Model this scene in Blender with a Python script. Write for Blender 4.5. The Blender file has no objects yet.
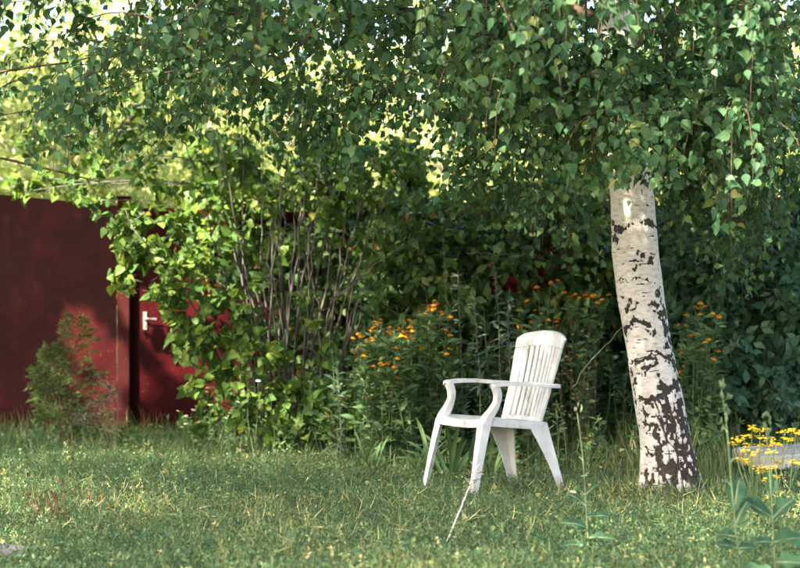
import bpy, bmesh, math, random
import numpy as np
from mathutils import Vector, Matrix

random.seed(7)
rng = np.random.default_rng(11)
S = bpy.context.scene
COL = S.collection
R = math.radians

# ------------------------------------------------------------------ camera
EYE = 0.93          # eye height
F = 1700.0          # focal length in photo pixels (800 px wide)
HOR = 330.0         # photo row of the horizon
cam_d = bpy.data.cameras.new("camera")
cam = bpy.data.objects.new("camera", cam_d)
COL.objects.link(cam)
cam.location = (0, 0, EYE)
cam.rotation_euler = (R(90), 0, 0)
cam_d.sensor_width = 36.0
cam_d.lens = 36.0 * F / 800.0
cam_d.shift_y = (HOR - 284.0) / 800.0
cam_d.clip_end = 500.0
cam_d.dof.use_dof = True
cam_d.dof.focus_distance = 8.9
cam_d.dof.aperture_fstop = 2.8
S.camera = cam

# ------------------------------------------------------------------ sky and sun
SUN_EL, SUN_AZ = 40.0, 222.0       # azimuth clockwise from +Y (view direction)
w = bpy.data.worlds.new("World"); S.world = w; w.use_nodes = True
nt = w.node_tree
bg = nt.nodes["Background"]
sky = nt.nodes.new("ShaderNodeTexSky")
sky.sky_type = 'NISHITA'; sky.sun_disc = False
sky.sun_elevation = R(SUN_EL); sky.sun_rotation = R(SUN_AZ)
sky.air_density = 1.0; sky.dust_density = 4.0; sky.ozone_density = 0.6
nt.links.new(sky.outputs[0], bg.inputs[0]); bg.inputs[1].default_value = 0.088
sd = bpy.data.lights.new("sun", 'SUN'); sun = bpy.data.objects.new("sun", sd)
COL.objects.link(sun)
sd.energy = 5.0; sd.angle = R(0.55); sd.color = (1.0, 0.90, 0.72)
to_sun = Vector((math.sin(R(SUN_AZ)) * math.cos(R(SUN_EL)), math.cos(R(SUN_AZ)) * math.cos(R(SUN_EL)), math.sin(R(SUN_EL))))
sun.rotation_euler = to_sun.to_track_quat('Z', 'Y').to_euler()
sun.location = to_sun * 30

S.render.engine = 'CYCLES'
S.view_settings.view_transform = 'Standard'; S.view_settings.look = 'None'
S.view_settings.gamma = 1.0; S.view_settings.use_curve_mapping = False
S.view_settings.exposure = 3.0
S.cycles.use_denoising = True
S.cycles.max_bounces = 8; S.cycles.diffuse_bounces = 4; S.cycles.transmission_bounces = 4
S.cycles.sample_clamp_indirect = 6.0

# ------------------------------------------------------------------ helpers
def P(u, v, Y):
    """world point seen at photo pixel (u, v) when it stands Y metres away"""
    return np.array([(u - 400.0) / F * Y, Y, EYE + (HOR - v) / F * Y])

def proj(p):
    p = np.asarray(p)
    return 400.0 + p[..., 0] / p[..., 1] * F, HOR - (p[..., 2] - EYE) / p[..., 1] * F

def gz(x, y):
    return 0.022 * np.sin(x * 1.3 + 0.7) * np.cos(y * 0.9) + 0.012 * np.sin(x * 3.1 + y * 2.3)

_hash_tab = np.random.default_rng(5).random(4096)
def vnoise(x, y, z):
    """value noise in 0..1 on numpy arrays"""
    xi, yi, zi = np.floor(x).astype(int), np.floor(y).astype(int), np.floor(z).astype(int)
    fx, fy, fz = x - xi, y - yi, z - zi
    fx, fy, fz = [t * t * (3 - 2 * t) for t in (fx, fy, fz)]
    def h(a, b, c): return _hash_tab[(a * 73 + b * 1259 + c * 2711 + ((a * b) ^ (c * 37)) * 13) & 4095]
    r = 0
    for dx in (0, 1):
        for dy in (0, 1):
            for dz in (0, 1):
                r = r + h(xi + dx, yi + dy, zi + dz) * (fx if dx else 1 - fx) * (fy if dy else 1 - fy) * (fz if dz else 1 - fz)
    return r

def link(o, parent=None):
    COL.objects.link(o)
    if parent is not None:
        o.parent = parent
    return o

def tag(o, label=None, cat=None, group=None, kind=None):
    if label: o['label'] = label
    if cat: o['category'] = cat
    if group: o['group'] = group
    if kind: o['kind'] = kind
    return o

def root(name, loc, label, cat, group=None, rot=(0, 0, 0)):
    o = bpy.data.objects.new(name, None)
    COL.objects.link(o)
    o.empty_display_size = 0.1
    o.location = Vector([float(c) for c in loc]); o.rotation_euler = rot
    return tag(o, label, cat, group)

def np_mesh(name, V, faces_idx, face_len, mat, attrs=None, smooth=True):
    me = bpy.data.meshes.new(name)
    nv, nl, nf = len(V), len(faces_idx), len(face_len)
    me.vertices.add(nv); me.vertices.foreach_set("co", np.ascontiguousarray(V, dtype=np.float32).ravel())
    me.loops.add(nl); me.loops.foreach_set("vertex_index", np.ascontiguousarray(faces_idx, dtype=np.int32))
    me.polygons.add(nf)
    starts = np.zeros(nf, dtype=np.int32); starts[1:] = np.cumsum(face_len)[:-1]
    me.polygons.foreach_set("loop_start", starts)
    me.polygons.foreach_set("loop_total", np.asarray(face_len, dtype=np.int32))
    if smooth: me.polygons.foreach_set("use_smooth", np.ones(nf, dtype=bool))
    me.update(calc_edges=True)
    if attrs:
        for k, a in attrs.items():
            at = me.attributes.new(k, 'FLOAT', 'POINT')
            at.data.foreach_set("value", np.ascontiguousarray(a, dtype=np.float32))
    if mat: me.materials.append(mat)
    return me

def world_obj(name, me, parent=None):
    """object whose mesh is in world coordinates, under a parent that only has a location"""
    o = bpy.data.objects.new(name, me)
    link(o, parent)
    if parent is not None:
        o.location = -parent.location
    return o

def unit(a):
    return a / np.maximum(np.linalg.norm(a, axis=-1, keepdims=True), 1e-9)

def basis(d, n):
    d = unit(d); s = unit(np.cross(d, n)); n = np.cross(s, d)
    return s, d, n

def scatter_mesh(name, tpl, pos, d, n, sc, tint, mat, wid=None):
    TV, TF = tpl
    s, d, n = basis(d, n)
    sc = np.asarray(sc, dtype=float)[:, None, None] * np.ones((1, 1, 1))
    wd = np.ones(len(pos)) if wid is None else wid
    V = pos[:, None, :] + sc * (TV[None, :, 0:1] * s[:, None, :] * wd[:, None, None] + TV[None, :, 1:2] * d[:, None, :] + TV[None, :, 2:3] * n[:, None, :])
    N, k = len(pos), len(TV)
    V = V.reshape(-1, 3)
    base = np.concatenate([np.array(f) for f in TF])
    lens = np.array([len(f) for f in TF])
    idx = (np.arange(N)[:, None] * k + base[None, :]).ravel()
    return np_mesh(name, V, idx, np.tile(lens, N), mat, {'tint': np.repeat(tint, k)})

def tubes_mesh(name, lines, mat, sides=5, tint=None):
    """lines: list of (points (k,3), radii (k,)) -> one mesh"""
    Vs, I, L, T = [], [], [], []
    off = 0
    ang = np.arange(sides) / sides * 2 * np.pi
    for li, (pts, rad) in enumerate(lines):
        pts = np.asarray(pts, float); rad = np.asarray(rad, float)
        k = len(pts)
        t = unit(np.gradient(pts, axis=0))
        ref = np.array([0.31, 0.87, 0.2]) if abs(t[:, 2]).mean() > 0.6 else np.array([0.1, 0.2, 1.0])
        a = unit(np.cross(t, ref)); b = np.cross(t, a)
        ring = pts[:, None, :] + rad[:, None, None] * (np.cos(ang)[None, :, None] * a[:, None, :] + np.sin(ang)[None, :, None] * b[:, None, :])
        Vs.append(ring.reshape(-1, 3))
        i = np.arange(k - 1)[:, None] * sides; j = np.arange(sides)[None, :]; jn = (j + 1) % sides
        q = np.stack([i + j, i + jn, i + sides + jn, i + sides + j], -1).reshape(-1, 4) + off
        I.append(q.ravel()); L.append(np.full(len(q), 4))
        cap = off + (k - 1) * sides + np.arange(sides)
        I.append(cap); L.append(np.array([sides]))
        T.append(np.full(k * sides, 0.5 if tint is None else tint[li]))
        off += k * sides
    return np_mesh(name, np.concatenate(Vs), np.concatenate(I), np.concatenate(L), mat, {'tint': np.concatenate(T)})

def polyline(pts, n):
    """smooth curve (Catmull-Rom) through pts with n samples"""
    pts = np.asarray(pts, float)
    if len(pts) == 2:
        t = np.linspace(0, 1, n)[:, None]
        return pts[0] * (1 - t) + pts[1] * t
    ext = np.vstack([2 * pts[0] - pts[1], pts, 2 * pts[-1] - pts[-2]])
    u = np.linspace(0, len(pts) - 1 - 1e-6, n)
    i = u.astype(int); f = (u - i)[:, None]
    p0, p1, p2, p3 = ext[i], ext[i + 1], ext[i + 2], ext[i + 3]
    return 0.5 * (2 * p1 + (p2 - p0) * f + (2 * p0 - 5 * p1 + 4 * p2 - p3) * f ** 2 + (3 * p1 - p0 - 3 * p2 + p3) * f ** 3)

# ------------------------------------------------------------------ materials
def new_mat(name):
    m = bpy.data.materials.new(name); m.use_nodes = True
    t = m.node_tree; t.nodes.clear()
    return m, t, t.nodes.new("ShaderNodeOutputMaterial")

def ramp_node(t, stops, fac=None):
    r = t.nodes.new("ShaderNodeValToRGB")
    e = r.color_ramp.elements
    while len(e) < len(stops): e.new(0.5)
    for el, (p, c) in zip(e, stops):
        el.position = p; el.color = (*c, 1)
    if fac is not None: t.links.new(fac, r.inputs[0])
    return r

def leaf_mat(name, stops, trans=0.35, rough=0.45, tcol=(1.25, 1.15, 0.55), spec=0.22):
    """leaf: coloured by the per-leaf 'tint' attribute, glossy on top, light passes through"""
    m, t, out = new_mat(name)
    at = t.nodes.new("ShaderNodeAttribute"); at.attribute_name = 'tint'
    r = ramp_node(t, stops, at.outputs['Fac'])
    geo = t.nodes.new("ShaderNodeNewGeometry")
    noise = t.nodes.new("ShaderNodeTexNoise"); noise.inputs['Scale'].default_value = 45.0; noise.inputs['Detail'].default_value = 2
    t.links.new(geo.outputs['Position'], noise.inputs['Vector'])
    mr = t.nodes.new("ShaderNodeMapRange"); mr.inputs[3].default_value = 0.72; mr.inputs[4].default_value = 1.25
    t.links.new(noise.outputs[0], mr.inputs[0])
    mul = t.nodes.new("ShaderNodeMix"); mul.data_type = 'RGBA'; mul.blend_type = 'MULTIPLY'; mul.inputs[0].default_value = 1.0
    t.links.new(r.outputs[0], mul.inputs[6]); t.links.new(mr.outputs[0], mul.inputs[7])
    pr = t.nodes.new("ShaderNodeBsdfPrincipled")
    pr.inputs['Roughness'].default_value = rough
    pr.inputs['Specular IOR Level'].default_value = spec
    t.links.new(mul.outputs[2], pr.inputs['Base Color'])
    tc = t.nodes.new("ShaderNodeMix"); tc.data_type = 'RGBA'; tc.blend_type = 'MULTIPLY'; tc.inputs[0].default_value = 1.0
    t.links.new(mul.outputs[2], tc.inputs[6]); tc.inputs[7].default_value = (*tcol, 1)
    tr = t.nodes.new("ShaderNodeBsdfTranslucent"); t.links.new(tc.outputs[2], tr.inputs[0])
    mx = t.nodes.new("ShaderNodeMixShader"); mx.inputs[0].default_value = trans
    t.links.new(pr.outputs[0], mx.inputs[1]); t.links.new(tr.outputs[0], mx.inputs[2])
    t.links.new(mx.outputs[0], out.inputs[0])
    return m

def rough_mat(name, stops, scale=8.0, rough=0.8, bump=0.3, detail=6, metallic=0.0, spec=0.4, bump_dist=0.02, coords='Object', stretch=(1, 1, 1)):
    m, t, out = new_mat(name)
    tc = t.nodes.new("ShaderNodeTexCoord"); mp = t.nodes.new("ShaderNodeMapping")
    mp.inputs['Scale'].default_value = stretch
    t.links.new(tc.outputs[coords], mp.inputs[0])
    n = t.nodes.new("ShaderNodeTexNoise"); n.inputs['Scale'].default_value = scale; n.inputs['Detail'].default_value = detail
    t.links.new(mp.outputs[0], n.inputs['Vector'])
    r = ramp_node(t, stops, n.outputs[0])
    pr = t.nodes.new("ShaderNodeBsdfPrincipled"); pr.inputs['Roughness'].default_value = rough
    pr.inputs['Metallic'].default_value = metallic; pr.inputs['Specular IOR Level'].default_value = spec
    t.links.new(r.outputs[0], pr.inputs['Base Color'])
    b = t.nodes.new("ShaderNodeBump"); b.inputs['Strength'].default_value = bump; b.inputs['Distance'].default_value = bump_dist
    t.links.new(n.outputs[0], b.inputs['Height']); t.links.new(b.outputs[0], pr.inputs['Normal'])
    t.links.new(pr.outputs[0], out.inputs[0])
    return m

M = {}
M['birch_leaf'] = leaf_mat('birch_leaf', [(0.0, (0.030, 0.090, 0.038)), (0.45, (0.072, 0.165, 0.072)), (0.80, (0.125, 0.220, 0.080)), (0.93, (0.23, 0.28, 0.06)), (1.0, (0.55, 0.52, 0.20))], trans=0.36, rough=0.45, spec=0.28)
M['lilac_leaf'] = leaf_mat('lilac_leaf', [(0.0, (0.058, 0.130, 0.034)), (0.6, (0.115, 0.205, 0.042)), (0.95, (0.19, 0.26, 0.048)), (1.0, (0.36, 0.34, 0.07))], trans=0.40, rough=0.45)
M['shrub_leaf'] = leaf_mat('shrub_leaf', [(0.0, (0.052, 0.120, 0.046)), (0.6, (0.108, 0.195, 0.062)), (0.93, (0.18, 0.24, 0.068)), (1.0, (0.28, 0.18, 0.06))], trans=0.30, rough=0.45)
M['dark_leaf'] = leaf_mat('dark_leaf', [(0.0, (0.040, 0.102, 0.058)), (0.6, (0.074, 0.160, 0.090)), (1.0, (0.125, 0.21, 0.095))], trans=0.28, rough=0.5, spec=0.15)
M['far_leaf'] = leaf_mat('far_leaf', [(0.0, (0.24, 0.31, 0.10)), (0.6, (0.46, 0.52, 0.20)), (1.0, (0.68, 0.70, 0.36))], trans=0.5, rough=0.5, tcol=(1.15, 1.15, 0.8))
M['lawn'] = leaf_mat('lawn', [(0.0, (0.038, 0.095, 0.046)), (0.3, (0.090, 0.178, 0.086)), (0.55, (0.160, 0.250, 0.108)), (0.80, (0.27, 0.32, 0.11)), (0.93, (0.50, 0.46, 0.17)), (1.0, (0.62, 0.54, 0.28))], trans=0.30, rough=0.45, spec=0.25)
M['tuft'] = leaf_mat('tuft', [(0.0, (0.060, 0.130, 0.056)), (0.55, (0.125, 0.200, 0.078)), (0.85, (0.27, 0.265, 0.10)), (1.0, (0.48, 0.40, 0.21))], trans=0.3, rough=0.5)
M['weed_leaf'] = leaf_mat('weed_leaf', [(0.0, (0.060, 0.135, 0.058)), (1.0, (0.155, 0.245, 0.090))], trans=0.28, rough=0.45)
M['lettuce_leaf'] = leaf_mat('lettuce_leaf', [(0.0, (0.020, 0.062, 0.032)), (1.0, (0.042, 0.098, 0.046))], trans=0.2, rough=0.5, spec=0.15)
M['silver_leaf'] = leaf_mat('silver_leaf', [(0.0, (0.085, 0.130, 0.100)), (1.0, (0.20, 0.25, 0.20))], trans=0.15, rough=0.7)
M['dry'] = leaf_mat('dry', [(0.0, (0.14, 0.09, 0.05)), (0.5, (0.26, 0.19, 0.11)), (1.0, (0.42, 0.36, 0.24))], trans=0.15, rough=0.8, spec=0.2)
M['dry_grey'] = leaf_mat('dry_grey', [(0.0, (0.09, 0.085, 0.06)), (1.0, (0.22, 0.21, 0.16))], trans=0.15, rough=0.8)
M['orange_petal'] = leaf_mat('orange_petal', [(0.0, (0.80, 0.17, 0.008)), (0.5, (0.88, 0.29, 0.01)), (1.0, (0.92, 0.46, 0.015))], trans=0.3, rough=0.6, tcol=(1, .9, .8))
M['yellow_petal'] = leaf_mat('yellow_petal', [(0.0, (0.70, 0.50, 0.012)), (1.0, (0.85, 0.68, 0.03))], trans=0.25, rough=0.6, tcol=(1, 1, .8))
M['white_petal'] = leaf_mat('white_petal', [(0.0, (0.70, 0.70, 0.66)), (1.0, (0.85, 0.85, 0.82))], trans=0.25, rough=0.6, tcol=(1, 1, 1))
M['flower_eye'] = rough_mat('flower_eye', [(0.3, (0.10, 0.035, 0.01)), (0.7, (0.30, 0.13, 0.02))], scale=300, rough=0.9)
M['yellow_eye'] = rough_mat('yellow_eye', [(0.3, (0.6, 0.38, 0.02)), (0.7, (0.8, 0.55, 0.03))], scale=300, rough=0.9)
M['red_stalk'] = leaf_mat('red_stalk', [(0.0, (0.12, 0.062, 0.035)), (1.0, (0.21, 0.13, 0.065))], trans=0.1, rough=0.7)
M['conifer'] = leaf_mat('conifer', [(0.0, (0.065, 0.125, 0.04)), (0.6, (0.115, 0.175, 0.05)), (1.0, (0.26, 0.26, 0.08))], trans=0.3, rough=0.6)
M['green_stem'] = rough_mat('green_stem', [(0.3, (0.065, 0.115, 0.045)), (0.7, (0.13, 0.18, 0.075))], scale=25, rough=0.6)
M['dark_stem'] = rough_mat('dark_stem', [(0.3, (0.045, 0.085, 0.03)), (0.7, (0.09, 0.13, 0.05))], scale=25, rough=0.6)
M['pale_stem'] = rough_mat('pale_stem', [(0.3, (0.15, 0.18, 0.085)), (0.7, (0.27, 0.28, 0.15))], scale=25, rough=0.7)
M['white_twig'] = rough_mat('white_twig', [(0.3, (0.42, 0.38, 0.33)), (0.7, (0.70, 0.67, 0.62))], scale=60, rough=0.8)
M['twig'] = rough_mat('twig', [(0.3, (0.045, 0.028, 0.018)), (0.7, (0.11, 0.065, 0.04))], scale=40, rough=0.8)
M['shrub_bark'] = rough_mat('shrub_bark', [(0.3, (0.035, 0.031, 0.028)), (0.55, (0.085, 0.078, 0.070)), (0.75, (0.16, 0.15, 0.138))], scale=22, rough=0.9, bump=0.6, stretch=(1, 1, 0.25))
M['far_bark'] = rough_mat('far_bark', [(0.3, (0.06, 0.045, 0.035)), (0.7, (0.14, 0.11, 0.09))], scale=12, rough=0.9, bump=0.6, stretch=(1, 1, 0.2))
M['soil'] = rough_mat('soil', [(0.25, (0.035, 0.045, 0.022)), (0.5, (0.075, 0.075, 0.040)), (0.72, (0.16, 0.13, 0.075))], scale=14, rough=1.0, bump=0.8, detail=10, spec=0.1)
M['concrete'] = rough_mat('concrete', [(0.25, (0.36, 0.31, 0.26)), (0.5, (0.52, 0.46, 0.39)), (0.75, (0.62, 0.56, 0.48))], scale=9, rough=0.9, bump=0.4, detail=10)
M['old_stone'] = rough_mat('old_stone', [(0.25, (0.09, 0.085, 0.07)), (0.5, (0.20, 0.19, 0.165)), (0.75, (0.34, 0.32, 0.29))], scale=30, rough=0.95, bump=0.8, detail=10)
M['steel'] = rough_mat('steel', [(0.3, (0.16, 0.16, 0.155)), (0.7, (0.30, 0.295, 0.285))], scale=60, rough=0.45, metallic=0.8, bump=0.1)

# ------------------------------------------------------------------ templates
def tpl(verts, faces):
    return np.array(verts, float), [tuple(f) for f in faces]

# birch leaf: wedge base, long tip, folded on the midrib (length 1)
BIRCH = tpl([(0, 0, 0), (-.27, .13, .05), (-.37, .33, .07), (-.21, .62, .04), (0, 1, -.05), (.21, .62, .04), (.37, .33, .07), (.27, .13, .05), (0, .36, -.015)],
            [(0, 8, 1), (1, 8, 2), (2, 8, 3), (3, 8, 4), (0, 7, 8), (7, 6, 8), (6, 5, 8), (5, 4, 8)])
# lilac leaf: heart
HEART = tpl([(0, 0.06, 0), (-.20, 0, .03), (-.37, .14, .06), (-.38, .36, .06), (-.22, .68, .03), (0, 1, -.07), (.22, .68, .03), (.38, .36, .06), (.37, .14, .06), (.20, 0, .03), (0, .4, -.02)],
            [(0, 10, 1), (1, 10, 2), (2, 10, 3), (3, 10, 4), (4, 10, 5), (0, 9, 10), (9, 8, 10), (8, 7, 10), (7, 6, 10), (6, 5, 10)])
OVAL = tpl([(0, 0, 0), (-.22, .25, .05), (-.25, .52, .05), (0, 1, -.06), (.25, .52, .05), (.22, .25, .05), (0, .42, 0)],
           [(0, 6, 1), (1, 6, 2), (2, 6, 3), (0, 5, 6), (5, 4, 6), (4, 3, 6)])
DIAMOND = tpl([(0, 0, 0), (-.30, .45, .06), (0, 1, 0), (.30, .45, .06)], [(0, 2, 1), (0, 3, 2)])
BLADE = tpl([(-.5, 0, 0), (.5, 0, 0), (-.42, .4, .03), (.42, .4, .03), (-.28, .75, .12), (.28, .75, .12), (0, 1, .27)], [(0, 1, 3, 2), (2, 3, 5, 4), (4, 5, 6)])

DEPTH = np.zeros((36, 50))   # how much nearer foliage already covers each 16-px cell of the photo

def leaves(parent, part, bulk_name, template, pos, d, n, sc, tint, mat, promote=0, wid=None, thick=True):
    """all leaves of one plant: the largest to be seen are objects of their own, the rest one mesh"""
    pos = np.asarray(pos); N = len(pos)
    d = unit(np.asarray(d, float)); n = np.asarray(n, float); sc = np.asarray(sc, float); tint = np.clip(np.asarray(tint, float), 0, 1)
    keep = np.ones(N, bool)
    u, v = proj(pos)
    inf = (u > 3) & (u < 797) & (v > 3) & (v < 565)
    cu, cv = np.clip(u // 16, 0, 49).astype(int), np.clip(v // 16, 0, 35).astype(int)
    s_, d_, n_ = basis(d, n)
    if promote:
        view = unit(pos - np.array([0, 0, EYE]))
        area = (sc / pos[:, 1]) ** 2 * np.abs((n_ * view).sum(1)) * (1 if wid is None else wid)
        # nearest leaf in each small cell of the view
        cell = (u // 9).astype(int) * 1000 + (v // 9).astype(int)
        order = np.lexsort((pos[:, 1], cell))
        first = np.zeros(N, bool); first[order[np.r_[True, np.diff(cell[order]) != 0]]] = True
        cand = np.where(inf & first & (DEPTH[cv, cu] < 6))[0]
        pick = cand[np.argsort(-area[cand])[:promote]]
        keep[pick] = False
        variants = {}
        for i in pick:
            q = int(round(tint[i] * 10))
            if q not in variants:
                TV, TF = template
                base = np.concatenate([np.array(f) for f in TF]); lens = np.array([len(f) for f in TF])
                variants[q] = np_mesh(part, TV, base, lens, mat, {'tint': np.full(len(TV), q / 10.0)})
            o = bpy.data.objects.new(part, variants[q])
            link(o, parent)
            wf = 1.0 if wid is None else wid[i]
            mw = Matrix(((s_[i][0] * sc[i] * wf, d_[i][0] * sc[i], n_[i][0] * sc[i], pos[i][0]),
                         (s_[i][1] * sc[i] * wf, d_[i][1] * sc[i], n_[i][1] * sc[i], pos[i][1]),
                         (s_[i][2] * sc[i] * wf, d_[i][2] * sc[i], n_[i][2] * sc[i], pos[i][2]), (0, 0, 0, 1)))
            o.matrix_basis = Matrix.Translation(-parent.location) @ mw
    if thick:
        np.add.at(DEPTH, (cv[inf], cu[inf]), (sc[inf] / pos[inf, 1] * F / 16.0) ** 2 * 0.8)
    if keep.sum() == 0: return None
    me = scatter_mesh(bulk_name, template, pos[keep], d[keep], n[keep], sc[keep], tint[keep], mat, None if wid is None else wid[keep])
    o = world_obj(bulk_name, me, parent)
    if keep.sum() > 30: o['kind'] = 'stuff'
    return o

def rand_dirs(N, up=0.0, spread=1.0):
    a = rng.normal(size=(N, 3)) * spread; a[:, 2] += up
    return unit(a)

def to_camera(pos, amt, N):
    """normals scattered about the side the open light comes from"""
    n = rng.normal(size=(N, 3)); n[:, 1] -= amt; n[:, 2] += amt * 0.6
    return n

# ------------------------------------------------------------------ ground
def build_ground():
    t = np.linspace(-1, 1, 131)
    xs = np.sign(t) * np.abs(t) ** 3 * 150
    ys = 10 + xs
    X, Y = np.meshgrid(xs, ys, indexing='ij')
    Z = gz(X, Y) * np.exp(-((X / 30) ** 2 + ((Y - 10) / 30) ** 2)) - 0.004
    V = np.stack([X, Y, Z], -1).reshape(-1, 3)
    k = len(t)
    i, j = np.meshgrid(np.arange(k - 1), np.arange(k - 1), indexing='ij')
    a = (i * k + j).ravel()
    q = np.stack([a, a + k, a + k + 1, a + 1], -1)
    me = np_mesh('ground', V, q.ravel(), np.full(len(q), 4), M['soil'])
    tag(world_obj('ground', me), 'bare earth and thatch under the lawn', 'ground', kind='structure')
build_ground()

def ground_pts(N, y0, y1, power=-1.2, side=1.2):
    """random points of the plot, denser near the camera"""
    e = power + 1
    t = rng.random(N)
    # pdf ~ width * Y**power
    e = power + 2
    Y = (y0 ** e + t * (y1 ** e - y0 ** e)) ** (1 / e)
    X = (rng.random(N) * 2 - 1) * (0.245 * Y + side)
    return X, Y

def build_lawn():
    # creeping small-leaved ground cover
    N = 300000
    X, Y = ground_pts(N, 5.2, 15.0, -1.3)
    clump = vnoise(X * 3.5, Y * 3.5, X * 0 + 3.3) * 0.6 + vnoise(X * 11, Y * 11, X * 0 + 8.3) * 0.4
    h = rng.random(N) ** 0.8 * (0.012 + 0.13 * np.clip(clump - .12, 0, 1))
    pos = np.stack([X, Y, gz(X, Y) + h], -1)
    d = rand_dirs(N, 0.55); n = rand_dirs(N, 1.0)
    sc = 0.009 + 0.016 * rng.random(N) ** 1.6
    patch = vnoise(X * 1.1, Y * 0.7, X * 0 + 1.7)
    tint = 0.62 * rng.random(N) + 0.55 * np.clip(patch - 0.45, 0, 1) + (rng.random(N) < 0.09) * 0.42
    o = world_obj('lawn_ground_cover', scatter_mesh('lawn_ground_cover', DIAMOND, pos, d, n, sc, np.clip(tint, 0, 1), M['lawn'], wid=rng.uniform(.45, 1.0, N)))
    tag(o, 'low blue-green small-leaved weeds covering the lawn', 'ground cover', kind='stuff')
    # grass blades
    N = 75000
    X, Y = ground_pts(N, 5.2, 15.2, -1.0)
    pos = np.stack([X, Y, gz(X, Y) - 0.004], -1)
    d = rand_dirs(N, 1.5, 0.75); d[:, 2] = np.abs(d[:, 2]); n = rng.normal(size=(N, 3))
    c2 = vnoise(X * 1.6, Y * 1.6, X * 0 + 5.5)
    edge = np.clip((Y - 11.4) / 2.0, 0, 1)
    sc = (0.035 + 0.075 * rng.random(N)) * (0.6 + 0.8 * c2) * (1 + 0.7 * edge)
    tint = rng.random(N) * 0.65 + 0.35 * vnoise(X * 0.9, Y * 0.9, X * 0 + 9) ** 2 + (rng.random(N) < 0.10) * 0.35
    o = world_obj('lawn_grass', scatter_mesh('lawn_grass', BLADE, pos, d, n, sc, np.clip(tint, 0, 1), M['tuft'], wid=0.0036 / sc * (0.7 + 0.6 * rng.random(N))))
    tag(o, 'short green and straw-coloured grass blades of the lawn', 'grass', kind='stuff')
    # tall unmown grass along the shrubs, round the birch and under the fence
    N = 30000
    Xs, Ys = ground_pts(N, 9.8, 14.6, 0.5, 0.8)
    u, v = proj(np.stack([Xs, Ys, gz(Xs, Ys)], -1))
    edge_v = np.interp(u, [-80, 0, 90, 180, 260, 330, 400, 470, 560, 620, 700, 760, 900], [443, 442, 446, 446, 450, 456, 462, 464, 470, 484, 488, 480, 476])
    ok = (v < edge_v + rng.normal(size=N) * 5) & ~((u > 735) & (Ys < 11.5) & (Ys > 10.2))
    Xs, Ys = Xs[ok], Ys[ok]; N = len(Xs); u = u[ok]
    pos = np.stack([Xs, Ys, gz(Xs, Ys) - 0.004], -1)
    d = rand_dirs(N, 2.0, 0.6); d[:, 2] = np.abs(d[:, 2])
    sc = (0.10 + 0.26 * rng.random(N) ** 1.5) * np.interp(u, [0, 200, 260, 400, 460, 800], [0.9, 0.8, 1.0, 1.0, .85, .9]) * (0.55 + 0.9 * vnoise(Xs * 2.2, Ys * 2.2, Xs * 0 + 2.2))
    tint = 0.05 + rng.random(N) * 0.6 + (rng.random(N) < 0.12) * 0.4 + np.interp(u, [540, 620, 760], [0, .28, .22])
    o = world_obj('tall_grass', scatter_mesh('tall_grass', BLADE, pos, d, rng.normal(size=(N, 3)), sc, np.clip(tint, 0, 1), M['tuft'], wid=0.0065 / sc))
    tag(o, 'tall unmown grass along the foot of the shrubs and fence', 'grass', kind='stuff')
    N = 1500
    aa = rng.uniform(0, 2 * np.pi, N); rr_ = 0.20 + 0.28 * rng.random(N) ** 1.5
    Xs, Ys = 1.52 + np.cos(aa) * rr_, 9.45 + np.sin(aa) * rr_
    o = world_obj('trunk_grass', scatter_mesh('trunk_grass', BLADE, np.stack([Xs, Ys, gz(Xs, Ys) - .004], -1), rand_dirs(N, 1.8, .6), rng.normal(size=(N, 3)), rng.uniform(.04, .15, N), np.clip(rng.random(N) * .9 + (rng.random(N) < .2) * .3, 0, 1), M['tuft'], wid=np.full(N, .04)))
    tag(o, 'ragged green and straw grass round the birch foot', 'grass', kind='stuff')
    N = 170
    X, Y = ground_pts(N, 6.0, 12.5, -0.6)
    o = world_obj('fallen_leaves', scatter_mesh('fallen_leaves', BIRCH, np.stack([X, Y, gz(X, Y) + rng.uniform(.03, .075, N)], -1), rand_dirs(N, .0), rand_dirs(N, 1.6), rng.uniform(.028, .05, N), np.clip(rng.normal(size=N) * .12 + .95, .7, 1), M['lawn']))
    tag(o, 'fallen yellow birch leaves scattered over the lawn', 'leaves', kind='stuff')
    # upright leafy sprigs that break the lawn's surface
    K, per = 3000, 18
    X, Y = ground_pts(K, 5.4, 14.6, -0.9)
    hh = 0.05 + 0.11 * rng.random(K) ** 1.7
    lean = rng.normal(size=(K, 2)) * 0.35
    t = rng.random((K, per))
    pos = np.stack([(X + 0)[:, None] + lean[:, :1] * t * hh[:, None], Y[:, None] + lean[:, 1:] * t * hh[:, None], gz(X, Y)[:, None] + t * hh[:, None]], -1).reshape(-1, 3) + rng.normal(size=(K * per, 3)) * .004
    N = K * per
    base_t = np.repeat(rng.random(K) ** 2 * .9, per)
    o = world_obj('lawn_sprigs', scatter_mesh('lawn_sprigs', DIAMOND, pos, rand_dirs(N, .7), rand_dirs(N, .6), rng.uniform(.010, .026, N), np.clip(base_t + rng.random(N) * .25, 0, 1), M['lawn'], wid=rng.uniform(.4, .8, N)))
    tag(o, 'upright weed sprigs standing out of the lawn', 'weeds', kind='stuff')
    # pale straw blades whose light tint paints sun patches on the near lawn
    N = 2200
    cen = np.array([[262, 545], [300, 520], [430, 512], [120, 520], [60, 505], [560, 500], [640, 530], [690, 510], [585, 475], [470, 535], [330, 555], [740, 520]], float)
    cy = EYE * F / (cen[:, 1] - HOR); cx = (cen[:, 0] - 400) / F * cy
    k = rng.integers(0, len(cen), N)
    Xs = cx[k] + rng.normal(size=N) * 0.22; Ys = cy[k] + rng.normal(size=N) * 0.30
    pos = np.stack([Xs, Ys, gz(Xs, Ys) + 0.01 + 0.10 * rng.random(N)], -1)
    tint = 0.72 + 0.3 * rng.random(N)
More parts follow.
